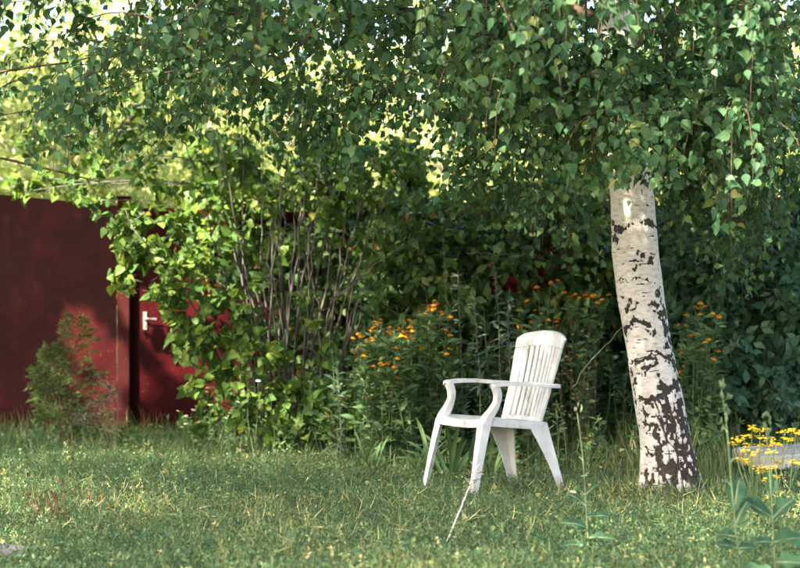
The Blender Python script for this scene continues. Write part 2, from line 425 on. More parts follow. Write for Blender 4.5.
    o = world_obj('sun_patch_straw', scatter_mesh('sun_patch_straw', BLADE, pos, rand_dirs(N, 1.0, 0.8), rng.normal(size=(N, 3)), 0.025 + 0.055 * rng.random(N), np.clip(tint, 0, 1), M['lawn'], wid=np.full(N, 0.045)))
    tag(o, 'pale yellow straw grass painting the sun patches of the lawn', 'grass', kind='stuff')
build_lawn()

# ------------------------------------------------------------------ birch
def bark_mat():
    m, t, out = new_mat('birch_bark')
    at = t.nodes.new("ShaderNodeAttribute"); at.attribute_name = 'dark'
    ab = t.nodes.new("ShaderNodeAttribute"); ab.attribute_name = 'brown'
    tc = t.nodes.new("ShaderNodeTexCoord")
    mp = t.nodes.new("ShaderNodeMapping"); mp.inputs['Scale'].default_value = (1, 1, 2.2)
    t.links.new(tc.outputs['Object'], mp.inputs[0])
    n = t.nodes.new("ShaderNodeTexNoise"); n.inputs['Scale'].default_value = 26; n.inputs['Detail'].default_value = 8
    t.links.new(mp.outputs[0], n.inputs['Vector'])
    white = ramp_node(t, [(0.25, (0.34, 0.295, 0.26)), (0.42, (0.55, 0.50, 0.46)), (0.60, (0.65, 0.61, 0.575)), (0.8, (0.70, 0.67, 0.64))], n.outputs[0])
    n2 = t.nodes.new("ShaderNodeTexNoise"); n2.inputs['Scale'].default_value = 95; n2.inputs['Detail'].default_value = 8; n2.inputs['Roughness'].default_value = .65
    t.links.new(tc.outputs['Object'], n2.inputs['Vector'])
    blk = ramp_node(t, [(0.3, (0.008, 0.0075, 0.007)), (0.7, (0.050, 0.044, 0.040))], n2.outputs[0])
    brn = ramp_node(t, [(0.25, (0.010, 0.008, 0.007)), (0.5, (0.038, 0.025, 0.019)), (0.75, (0.13, 0.085, 0.060))], n2.outputs[0])
    mb = t.nodes.new("ShaderNodeMix"); mb.data_type = 'RGBA'
    t.links.new(ab.outputs['Fac'], mb.inputs[0]); t.links.new(blk.outputs[0], mb.inputs[6]); t.links.new(brn.outputs[0], mb.inputs[7])
    # ragged edge between white and dark bark
    ad = t.nodes.new("ShaderNodeMath"); ad.operation = 'MULTIPLY_ADD'; ad.inputs[1].default_value = 0.8; ad.inputs[2].default_value = -0.40
    t.links.new(n2.outputs[0], ad.inputs[0])
    su = t.nodes.new("ShaderNodeMath"); su.operation = 'ADD'
    t.links.new(at.outputs['Fac'], su.inputs[0]); t.links.new(ad.outputs[0], su.inputs[1])
    st = t.nodes.new("ShaderNodeMapRange"); st.inputs[1].default_value = 0.30; st.inputs[2].default_value = 0.66
    t.links.new(su.outputs[0], st.inputs[0])
    mx = t.nodes.new("ShaderNodeMix"); mx.data_type = 'RGBA'
    t.links.new(st.outputs[0], mx.inputs[0]); t.links.new(white.outputs[0], mx.inputs[6]); t.links.new(mb.outputs[2], mx.inputs[7])
    pr = t.nodes.new("ShaderNodeBsdfPrincipled"); pr.inputs['Roughness'].default_value = 0.75; pr.inputs['Specular IOR Level'].default_value = 0.3
    t.links.new(mx.outputs[2], pr.inputs['Base Color'])
    b = t.nodes.new("ShaderNodeBump"); b.inputs['Strength'].default_value = 0.6; b.inputs['Distance'].default_value = 0.007
    hs = t.nodes.new("ShaderNodeMath"); hs.operation = 'SUBTRACT'; t.links.new(n2.outputs[0], hs.inputs[0]); t.links.new(st.outputs[0], hs.inputs[1])
    t.links.new(hs.outputs[0], b.inputs['Height']); t.links.new(b.outputs[0], pr.inputs['Normal'])
    t.links.new(pr.outputs[0], out.inputs[0])
    return m
M['birch_bark'] = bark_mat()

TY = 9.45
TRUNK = np.array([  # photo row, left edge, right edge of the trunk
    (505, 628, 724), (494, 637, 710), (480, 640, 701), (455, 641, 695), (430, 639, 690), (400, 634, 684), (350, 627, 673), (300, 618, 665), (250, 612, 659),
    (200, 611, 655), (130, 605, 645), (60, 600, 636), (-40, 594, 626), (-200, 588, 616), (-420, 600, 622), (-700, 612, 628), (-1000, 622, 630)], float)

def trunk_at(z):
    v = HOR - (z - EYE) / TY * F
    o = np.argsort(TRUNK[:, 0]); vv = TRUNK[o, 0]
    uc = np.interp(v, vv, (TRUNK[o, 1] + TRUNK[o, 2]) / 2); r = np.interp(v, vv, (TRUNK[o, 2] - TRUNK[o, 1]) / 2)
    return (uc - 400) / F * TY, r / F * TY

def seg_dist(u, v, a, b):
    ax, ay = a; bx, by = b
    t = np.clip(((u - ax) * (bx - ax) + (v - ay) * (by - ay)) / ((bx - ax) ** 2 + (by - ay) ** 2), 0, 1)
    return np.hypot(u - ax - t * (bx - ax), v - ay - t * (by - ay)), t

def build_trunk(parent):
    z1 = np.linspace(-0.06, 3.1, 620); z2 = np.linspace(3.12, 8.2, 60)
    nth = 144
    th = np.linspace(0, 2 * np.pi, nth, endpoint=False)
    Z, T = np.meshgrid(np.r_[z1, z2], th, indexing='ij')
    cx, r = trunk_at(Z)
    # bark coordinates: a = angle from the side that faces the lawn, in metres along the girth
    a = np.arctan2(np.sin(T - 1.5 * np.pi), np.cos(T - 1.5 * np.pi))
    # unrolled surface position expressed in the photo's scale (used only to lay the scars out)
    v = HOR - (Z - EYE) / TY * F
    su = 400 + cx / TY * F + np.sin(np.clip(a, -np.pi / 2, np.pi / 2)) * r / TY * F
    front = np.cos(a)
    X3, Y3 = np.cos(T) * r, np.sin(T) * r
    low = np.clip((0.95 - Z) / 0.95, 0, 1)
    # rough basal bark: white plates of uneven size parted by dark fissures
    arc = a * 0.19
    wob = (vnoise(X3 * 9, Y3 * 9, Z * 9) - 0.5) * 0.05
    gx_, gy_ = (arc + wob) * 17.0, (Z + wob * 1.5) * 6.0
    gi, gj = np.floor(gx_).astype(int), np.floor(gy_).astype(int)
    F1 = np.full(Z.shape, 9.0); F2 = np.full(Z.shape, 9.0)
    for di in (-1, 0, 1):
        for dj in (-1, 0, 1):
            hx = _hash_tab[((gi + di) * 131 + (gj + dj) * 911 + 17) & 4095]; hy = _hash_tab[((gi + di) * 733 + (gj + dj) * 177 + 71) & 4095]
            dd = np.hypot(gx_ - (gi + di + hx), gy_ - (gj + dj + hy))
            F2 = np.where(dd < F1, F1, np.minimum(F2, dd)); F1 = np.minimum(F1, dd)
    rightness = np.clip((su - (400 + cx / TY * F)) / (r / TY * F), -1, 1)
    f1 = vnoise(X3 * 10, Y3 * 10, Z * 4 + 3); f2 = vnoise(X3 * 60, Y3 * 60, Z * 30 + 13)
    f = 0.6 * f1 + 0.4 * f2
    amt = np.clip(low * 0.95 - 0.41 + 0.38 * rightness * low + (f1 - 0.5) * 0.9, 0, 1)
    gap = 0.02 + 0.36 * amt + (f2 - 0.5) * 0.30 * (0.4 + amt)
    dark = np.clip((gap - (F2 - F1)) * 6 + 0.5, 0, 1) * np.clip(amt * 5, 0, 1)
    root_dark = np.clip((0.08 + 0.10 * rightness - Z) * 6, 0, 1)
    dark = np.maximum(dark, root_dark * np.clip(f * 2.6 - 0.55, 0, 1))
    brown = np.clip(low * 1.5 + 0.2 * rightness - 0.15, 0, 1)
    # lenticels: thin horizontal dashes
    l1 = vnoise(X3 * 30, Y3 * 30, Z * 150); l2 = vnoise(X3 * 9, Y3 * 9, Z * 60 + 31)
    dark = np.maximum(dark, np.clip((l1 * 0.62 + l2 * 0.38 - 0.725) * 11, 0, 0.8))
    # rings of rough bark
    rag = vnoise(X3 * 85, Y3 * 85, Z * 60) - 0.5
    rag2 = vnoise(X3 * 32, Y3 * 32, Z * 32 + 7) - 0.5
    wu = su + (vnoise(X3 * 28, Y3 * 28, Z * 28 + 40) - 0.5) * 9 + (vnoise(X3 * 95, Y3 * 95, Z * 95) - 0.5) * 5
    wv_ = v + (vnoise(X3 * 28, Y3 * 28, Z * 28 + 90) - 0.5) * 8 + (vnoise(X3 * 95, Y3 * 95, Z * 95 + 55) - 0.5) * 5
    def stroke(pts, wpx, strength=1.0):
        nonlocal dark
        for p, q in zip(pts[:-1], pts[1:]):
            dd, t = seg_dist(wu, wv_, p, q)
            wl = wpx * (0.95 + rag * 1.7 + rag2 * 2.0)
            dark = np.maximum(dark, np.where(front > -0.1, strength * np.clip((wl - dd) / 2.0 + 0.5, 0, 1), 0))
    stroke([(613, 229), (622, 231), (631, 225), (641, 222), (652, 224), (658, 226)], 2.2)
    stroke([(612, 222), (613, 238), (614, 246)], 1.5)
    stroke([(625, 262), (632, 260), (640, 262)], 1.6); stroke([(648, 260), (653, 261)], 2.4); stroke([(630, 269), (638, 269)], 1.0)
    stroke([(634, 256), (638, 256)], 1.4)
    stroke([(618, 281), (634, 280), (652, 282)], 0.6)
    stroke([(627, 301), (627, 310)], 1.8); stroke([(632, 303), (634, 311)], 1.4, .8)
    stroke([(648, 306), (653, 303)], 3.2)
    stroke([(657, 290), (661, 300), (663, 310)], 2.0, 0.9); stroke([(660, 312), (663, 326), (664, 346)], 3.6)
    stroke([(669, 320), (672, 345), (676, 366)], 3.0)
    stroke([(621, 334), (626, 326), (633, 322), (640, 322), (646, 328), (649, 333)], 2.3)
    stroke([(626, 364), (632, 360), (642, 359), (652, 356), (664, 356), (678, 352)], 2.6); stroke([(640, 368), (655, 362)], 1.7)
    stroke([(628, 362), (632, 380), (634, 396)], 1.4, 0.85); stroke([(640, 372), (641, 378)], 1.6)
    stroke([(634, 402), (645, 400), (656, 397), (666, 391), (675, 384), (686, 372)], 3.0)
    stroke([(652, 372), (657, 385), (661, 396)], 2.2); stroke([(673, 362), (680, 378), (683, 392)], 3.4)
    stroke([(640, 424), (650, 424), (659, 423)], 2.0); stroke([(643, 451), (653, 451)], 1.5)
    stroke([(652, 424), (655, 442), (658, 462), (659, 486)], 3.4); stroke([(664, 412), (671, 424), (667, 438)], 4.0)
    stroke([(676, 400), (681, 420), (688, 446), (697, 470)], 4.2); stroke([(669, 434), (678, 452), (684, 474)], 4.4)
    stroke([(660, 402), (664, 414), (672, 418)], 2.4); stroke([(640, 400), (644, 420), (645, 430)], 1.6)
    stroke([(644, 470), (646, 488)], 2.4); stroke([(671, 462), (668, 486)], 4.0); stroke([(690, 462), (694, 490)], 4.0)
    stroke([(684, 404), (690, 430), (698, 456)], 3.6)
    stroke([(608, 130), (620, 128), (640, 133)], 2.0); stroke([(606, 90), (612, 75), (620, 62), (632, 52)], 2.2); stroke([(604, 60), (630, 58)], 1.4)
    dark = np.clip(dark, 0, 1)
    rough = vnoise(X3 * 14, Y3 * 14, Z * 9 + 4) - 0.5
    rr = r * (1 + 0.03 * (vnoise(X3 * 4, Y3 * 4, Z * 1.7) - 0.5)) - 0.009 * np.clip(dark * 1.6 - 0.3, 0, 1) * (0.35 + low) + 0.004 * rough + 0.010 * low ** 2 * (f1 - 0.5)
    # root flare
    flare = np.clip((0.14 - Z) / 0.2, 0, 1) ** 2
    rr = rr * (1 + flare * (0.16 + 0.20 * np.cos(5 * T + 0.6)) + 0.05 * low ** 3 * np.cos(4 * T + 1.4))
    cyl_y = TY + 0.02 * np.sin(Z * 1.1)
    V = np.stack([cx + np.cos(T) * rr, cyl_y + np.sin(T) * rr, Z], -1).reshape(-1, 3)
    nz = len(Z)
    i, j = np.meshgrid(np.arange(nz - 1), np.arange(nth), indexing='ij')
    jn = (j + 1) % nth
    q = np.stack([i * nth + j, i * nth + jn, (i + 1) * nth + jn, (i + 1) * nth + j], -1).reshape(-1, 4)
    me = np_mesh('trunk', V, q.ravel(), np.full(len(q), 4), M['birch_bark'], {'dark': dark.ravel(), 'brown': brown.ravel()})
    world_obj('trunk', me, parent)

def bound_v(u):
    return np.interp(u, [-150, 0, 70, 110, 160, 230, 290, 340, 400, 450, 500, 545, 580, 610, 640, 665, 700, 735, 765, 800, 950],
                     [185, 190, 190, 165, 130, 140, 165, 178, 190, 205, 195, 190, 215, 200, 180, 190, 235, 245, 215, 205, 200])

def bound_low(u):
    return np.interp(u, [-150, 60, 200, 300, 380, 440, 480, 520, 570, 605, 640, 680, 700, 735, 765, 800, 950], [190, 185, 150, 180, 200, 225, 245, 255, 280, 285, 250, 290, 330, 340, 290, 230, 220])

def build_birch():
    bx, _ = trunk_at(np.array(0.0))
    r0 = root('birch_tree', (float(bx), TY, 0), 'birch tree with black-scarred white trunk standing right of the chair', 'tree')
    build_trunk(r0)
    # limbs
    limbs = []
    N = 20
    for i in range(N):
        z0 = 2.45 + 3.6 * (i / N) ** 1.1
        az = i * 2.4 + 0.5
        x0, rr = trunk_at(np.array(z0)); x0 = float(x0); rr = float(rr)
        L = (4.3 - 0.42 * (z0 - 2.5)) * random.uniform(0.85, 1.1)
        dx, dy = math.cos(az), math.sin(az)
        pts = [(x0, TY, z0)]
        for s_, dz in ((0.25, 0.55), (0.5, 0.75), (0.75, 0.6), (1.0, 0.1)):
            pts.append((x0 + dx * L * s_ + random.uniform(-.15, .15), TY + dy * L * s_ + random.uniform(-.15, .15), z0 + dz * L * 0.28))
        pl = polyline(pts, 14)
        limbs.append(pl)
        me = tubes_mesh('branch', [(pl, np.linspace(rr * 0.42, 0.006, 14))], M['twig'], 6)
        world_obj('branch', me, r0)
    # hanging twigs of the lower skirt
    lines, lp, ld, ln, ls, lt = [], [], [], [], [], []
    bxx, byy = 1.3, TY
    def hang(start, out, L, per, facing, lightness, slack, low=False):
        n = 9
        t = np.linspace(0, 1, n)
        w_ = (1 - (1 - t) ** 2) * L
        pw, fall = random.uniform(1.2, 2.1), random.uniform(.65, .98)
        pts = np.stack([start[0] + out[0] * w_, start[1] + out[1] * w_, start[2] + 0.08 * L * np.sin(t * 3) - L * t ** pw * fall], -1)
        u, v = proj(pts)
        good = v < (bound_low(u) if low else bound_v(u)) + slack
        m = n if good.all() else int(np.argmin(good))
        if m < 3: return
        pts = pts[:m]
        lines.append((pts, np.linspace(0.0032, 0.0011, m)))
        nl = max(3, int(m * per))
        tt = np.sort(rng.random(nl)) * (m - 1.001); i0 = tt.astype(int); ff = (tt - i0)[:, None]
        p = pts[i0] * (1 - ff) + pts[i0 + 1] * ff + rng.normal(size=(nl, 3)) * 0.024
        dd = rng.normal(size=(nl, 3)) * 0.55; dd[:, 2] -= 0.8
        nn = rng.normal(size=(nl, 3)) * np.array([1, 1, .6]) * (1 - .35 * facing) + np.array([out[0] * .6, out[1] * .6 - .45, .55]) * facing
        lp.append(p); ld.append(dd); ln.append(nn); ls.append(rng.uniform(0.036, 0.084, nl) * (1 - .25 * tt / 8))
        lt.append(rng.random(nl) * 0.72 + lightness + (rng.random(nl) < 0.05) * 0.2 + (rng.random(nl) < 0.012) * 0.5)
    # inner, farther twigs that close the crown
    for k in range(1150):
        x, y, zt = random.uniform(-3.4, 3.6), random.uniform(9.9, 12.9), random.uniform(2.2, 4.1)
        uu = x / y * F + 400
        if random.random() > np.interp(uu, [-150, 60, 190, 290, 680, 700, 760, 900], [0.22, 0.14, 0.14, 0.85, 1.0, 0.22, 0.08, 0.20]): continue
        o_ = np.array([x - bxx, y - byy]); o_ = o_ / (np.linalg.norm(o_) + 1e-6) * random.uniform(.1, .7) + np.array([random.uniform(-.35, .35), random.uniform(-.2, .2)])
        hang((x, y, zt), o_, random.uniform(.45, 1.1), random.uniform(2.2, 3.4), 0.6, random.uniform(-.10, .04), random.uniform(-16, 8), True)
    # long streamers that hang low behind the trunk and over the border
    for k in range(330):
        uu = random.choice([random.uniform(455, 625), random.uniform(672, 775), random.uniform(690, 760)]); y = random.uniform(10.2, 11.6)
        x = (uu - 400) / F * y
        hang((x, y, random.uniform(1.75, 2.6)), np.array([random.uniform(-.35, .35), random.uniform(-.2, .2)]), random.uniform(.4, .95), random.uniform(1.8, 2.8), .7, random.uniform(.0, .22), random.uniform(-34, 10), True)
    # nearer boughs, each a spray of hanging twigs with gaps between the sprays
    boughs = []
    for k in range(185):
        x, y, zt = random.uniform(-3.3, 3.5), random.uniform(7.3, 10.6), random.uniform(2.25, 3.7)
        if random.random() > np.interp(x / y * F + 400, [-150, 60, 200, 280, 690, 720, 900], [0.38, 0.30, 0.30, 0.80, 0.9, 0.32, 0.30]): continue
        boughs.append((x, y, zt))
    boughs += [(random.uniform(.95, 1.5), random.uniform(8.2, 8.75), random.uniform(1.95, 2.2)) for _ in range(14)]
    boughs += [(1.25, 8.7, 2.75), (1.45, 8.9, 2.55), (1.0, 8.6, 2.45), (1.6, 8.8, 2.85), (1.15, 8.9, 2.25), (1.5, 8.7, 2.3), (0.85, 8.8, 2.7), (1.8, 9.0, 2.5), (1.3, 8.5, 2.15), (1.7, 8.9, 2.15), (1.1, 8.7, 2.35), (1.4, 8.6, 2.4), (1.25, 8.8, 2.0), (1.05, 8.9, 2.05), (1.55, 9.0, 2.05), (1.2, 8.6, 2.55), (1.35, 8.9, 2.3), (1.6, 8.6, 2.45),
               (.45, 8.3, 2.4), (.7, 8.4, 2.3), (.55, 8.6, 2.2), (.85, 8.3, 2.45), (.95, 8.5, 2.2), (.3, 8.5, 2.45), (1.75, 9.2, 2.2), (1.95, 9.3, 2.35), (1.85, 9.6, 2.1), (2.1, 9.2, 2.2), (2.0, 9.8, 2.0)]
    for (x, y, zt) in boughs:
        o_ = np.array([x - bxx, y - byy]); o_ = o_ / (np.linalg.norm(o_) + 1e-6) + np.array([random.uniform(-.7, .7), random.uniform(-.4, .4)]); o_ /= np.linalg.norm(o_)
        BL = random.uniform(.5, 1.1); t = np.linspace(0, 1, 9)
        ax = np.stack([x + o_[0] * BL * t, y + o_[1] * BL * t, zt + BL * (.12 * np.sin(t * 3) - .35 * t * t)], -1)
        lines.append((ax, np.linspace(.006, .0025, 9)))
        light = random.uniform(-.10, .20); sl = random.uniform(-18, 12)
        for j in range(random.randint(9, 14)):
            st = ax[random.randint(1, 8)] + rng.normal(size=3) * 0.02
            od = o_ * random.uniform(.2, .8) + np.array([random.uniform(-.6, .6), random.uniform(-.4, .4)])
            hang(st, od, random.uniform(.22, .62), random.uniform(1.9, 2.9), 1.0, light, sl)
    tw = world_obj('hanging_twigs', tubes_mesh('hanging_twigs', lines, M['twig'], 3), r0); tw['kind'] = 'stuff'
    # a few thicker twigs that cross the picture
    for pts in ([(455, 34, 8.6), (470, 36, 8.6), (482, 32, 8.6), (505, 52, 8.65), (520, 75, 8.7), (517, 100, 8.7), (512, 118, 8.7)],
                [(0, 72, 9.4), (40, 66, 9.4), (80, 60, 9.5), (140, 40, 9.6)], [(440, -10, 8.8), (436, 6, 8.8), (400, 12, 8.7), (380, 30, 8.6)],
                [(585, -10, 8.9), (587, 40, 8.9), (584, 76, 8.9)], [(0, 158, 9.9), (60, 172, 9.9), (100, 182, 9.9)], [(672, -10, 9.3), (680, 16, 9.2), (690, 40, 9.1)]):
        pl = polyline([P(*q) for q in pts], 16)
        world_obj('branch', tubes_mesh('branch', [(pl, np.linspace(0.008, 0.004, 16))], M['twig'], 5), r0)
    lp, ld, ln, ls, lt = [np.concatenate(q) for q in (lp, ld, ln, ls, lt)]
    leaves(r0, 'leaf', 'lower_crown', BIRCH, lp, ld, ln, ls, lt, M['birch_leaf'], promote=300)
    # catkins hanging in front of the trunk
    for (u, v, Y) in [(638, 25, 8.7), (644, 33, 8.7), (650, 40, 8.75), (640, 60, 8.8), (583, 52, 8.8), (628, 0, 8.7), (631, 8, 8.7), (566, 25, 8.8)]:
        p = P(u, v, Y); pl = np.array([p, p + (0.001, 0, -.012), p + (0.002, 0, -.03), p + (0.003, 0.001, -.045)])
        world_obj('catkin', tubes_mesh('catkin', [(pl, [0.001, 0.0035, 0.0035, 0.001])], M['pale_stem'], 6), r0)
    # upper crown
    me = crown_mesh(440)
    o = bpy.data.objects.new('upper_crown', me); link(o, r0); o['kind'] = 'stuff'
    o.location = (-1.1, 0.4, 0.0)
    return me

def crown_mesh(nc=520, gaps=(), org=(0, 0, 0), sc=1.0):
    """leaf mass of a birch crown; gaps are (point, radius): openings in the crown along the line from that point to the sun"""
    c = rng.normal(size=(nc, 3)); c = unit(c) * (rng.random(nc) ** 0.45)[:, None]
    c = c * np.array([4.3, 4.3, 2.6]) + np.array([0, 0, 5.9])
    c = c[c[:, 2] > 3.75]
    k = 150
    p = np.repeat(c, k, 0) + rng.normal(size=(len(c) * k, 3)) * np.array([0.36, 0.36, 0.34])
    p = p[p[:, 2] > 3.35]
    ts = np.array(to_sun)
    for (q, rg) in gaps:
        rel = p * sc + np.array(org) - np.asarray(q)
        dist = np.linalg.norm(rel - np.outer(rel @ ts, ts), axis=1)
        p = p[dist > rg]
    N = len(p)
    d = rng.normal(size=(N, 3)) * 0.6; d[:, 2] -= 0.8
    return scatter_mesh('upper_crown', DIAMOND, p, d, rng.normal(size=(N, 3)), rng.uniform(0.075, 0.115, N), np.clip(rng.random(N) * 0.85, 0, 1), M['birch_leaf'], wid=np.full(N, 1.15))
CROWN = build_birch()

# unseen birches added to shade the lawn, wall and lilac
def shade_tree(loc, label, rot, scale=1.0, dz=0.0, crown=None):
    r0 = root('birch_tree', loc, label, 'tree', 'unseen birches added for shade')
    zz = np.linspace(0, 7.5, 20)
    pl = np.stack([loc[0] + 0.12 * np.sin(zz * 0.6), loc[1] + 0.1 * np.cos(zz * 0.5), zz], -1)
    me = tubes_mesh('trunk', [(pl, np.linspace(0.16, 0.03, 20))], M['far_bark'], 12)
    world_obj('trunk', me, r0)
    for i in range(8):
        a = i * 2.4; z0 = 3.2 + i * 0.4
        q = polyline([(loc[0], loc[1], z0), (loc[0] + math.cos(a) * 1.4, loc[1] + math.sin(a) * 1.4, z0 + 0.8), (loc[0] + math.cos(a) * 3, loc[1] + math.sin(a) * 3, z0 + 0.9)], 8)
        world_obj('branch', tubes_mesh('branch', [(q, np.linspace(0.05, 0.01, 8))], M['far_bark'], 6), r0)
    o = bpy.data.objects.new('crown', crown or CROWN); link(o, r0); o['kind'] = 'stuff'
    o.rotation_euler = (0, 0, rot); o.scale = (scale,) * 3; o.location = (0, 0, dz)
shade_tree((-5.0, 3.6, 0), 'unseen birch added left of the viewer to shade the near lawn', 1.1, 1.05, crown=crown_mesh(310))
LB = (-9.2, 10.9, 0)
GAPS = [(P(8, 255, 14.4), .22), (P(84, 380, 14.7), .20), (P(86, 335, 14.7), .13), (P(108, 350, 14.8), .18), (P(148, 312, 14.9), .20), (P(128, 428, 14.8), .16), (P(20, 320, 14.5), .10), (P(200, 200, 15.0), .25)]  # crown holes shaped so that sun flecks land on wall and lilac
GAPS += [(P(u, v, 12.45), .34) for u, v in ((112, 228), (150, 250), (122, 285), (168, 300), (190, 330), (208, 285), (165, 220), (204, 355), (235, 320), (190, 190))]
GAPS += [(P(u, v, 13.7), .36) for u, v in ((70, 186), (44, 172), (100, 170), (92, 136), (128, 108), (60, 120))]
shade_tree(LB, 'unseen birch added to shade the red wall, its crown opened for sun flecks', 0.0, 1.12, crown=crown_mesh(560, GAPS, LB, 1.12))

# ------------------------------------------------------------------ generic shrub
def shrub(name, base, label, cat, stems, blobs, template, mat, leaf, stem_r=0.012, promote=150, density=1.0, droop=0.35, bark='shrub_bark', group=None, part='leaf', nrm=0.9, tint_hi=1.0):
    """stems: lists of points; blobs: (centre, radius, leaf count). Twigs run from stems into the blobs."""
    r0 = root(name, base, label, cat, group)
    allp = []
    for st in stems:
        pl = polyline(st, 16)
        pl[1:-1] += rng.normal(size=(14, 3)) * 0.008
        rad = np.linspace(stem_r * random.uniform(0.75, 1.25), stem_r * 0.3, 16)
        world_obj('stem', tubes_mesh('stem', [(pl, rad)], M[bark], 7), r0)
        allp.append(pl)
    SP = np.concatenate(allp) if allp else np.array([base])
    lines, lp, ld, ln, ls, lt = [], [], [], [], [], []
    for (c, rad, cnt) in blobs:
        c = np.asarray(c, float); rad = np.asarray(rad, float) * np.ones(3)
        dist = np.linalg.norm((SP - c) * np.array([1, 1, 1.4]), axis=1) + np.where(SP[:, 2] > c[2] + 0.1, 0.6, 0)
        s0 = SP[np.argmin(dist)]
        mid = (s0 + c) / 2 + rng.normal(size=3) * 0.04 + np.array([0, 0, 0.05])
        lines.append((polyline([s0, mid, c], 8), np.linspace(0.006, 0.003, 8)))
        nl = int(cnt * density); per = 9; ntw = max(1, nl // per)
        bt = random.uniform(-0.12, 0.12)
        for k in range(ntw):
            e = c + unit(rng.normal(size=3)) * rad * random.uniform(0.55, 1.1)
            s1 = c + rng.normal(size=3) * rad * 0.25
            pl = polyline([s1, (s1 + e) / 2 + np.array([0, 0, 0.03]), e], 6)
            lines.append((pl, np.linspace(0.003, 0.0012, 6)))
            tt = np.sort(rng.random(per)) * 4.99; i0 = tt.astype(int); ff = (tt - i0)[:, None]
            p = pl[i0] * (1 - ff) + pl[i0 + 1] * ff + rng.normal(size=(per, 3)) * leaf * 0.25
            dirn = unit(e - s1) * 0.6 + rng.normal(size=(per, 3)) * 0.55; dirn[:, 2] -= droop
            lp.append(p); ld.append(dirn); ln.append(to_camera(p, nrm, per))
            ls.append(rng.uniform(0.65, 1.15, per) * leaf); lt.append(np.clip(rng.random(per) * 0.9 + bt + (rng.random(per) < 0.015) * 0.6, 0, tint_hi))
    tw = world_obj('twigs', tubes_mesh('twigs', lines, M[bark], 3), r0); tw['kind'] = 'stuff'
    lp, ld, ln, ls, lt = [np.concatenate(q) for q in (lp, ld, ln, ls, lt)]
    ok = lp[:, 2] > 0.03
    leaves(r0, part, 'foliage', template, lp[ok], ld[ok], ln[ok], ls[ok], lt[ok], M[mat], promote=promote)
    return r0

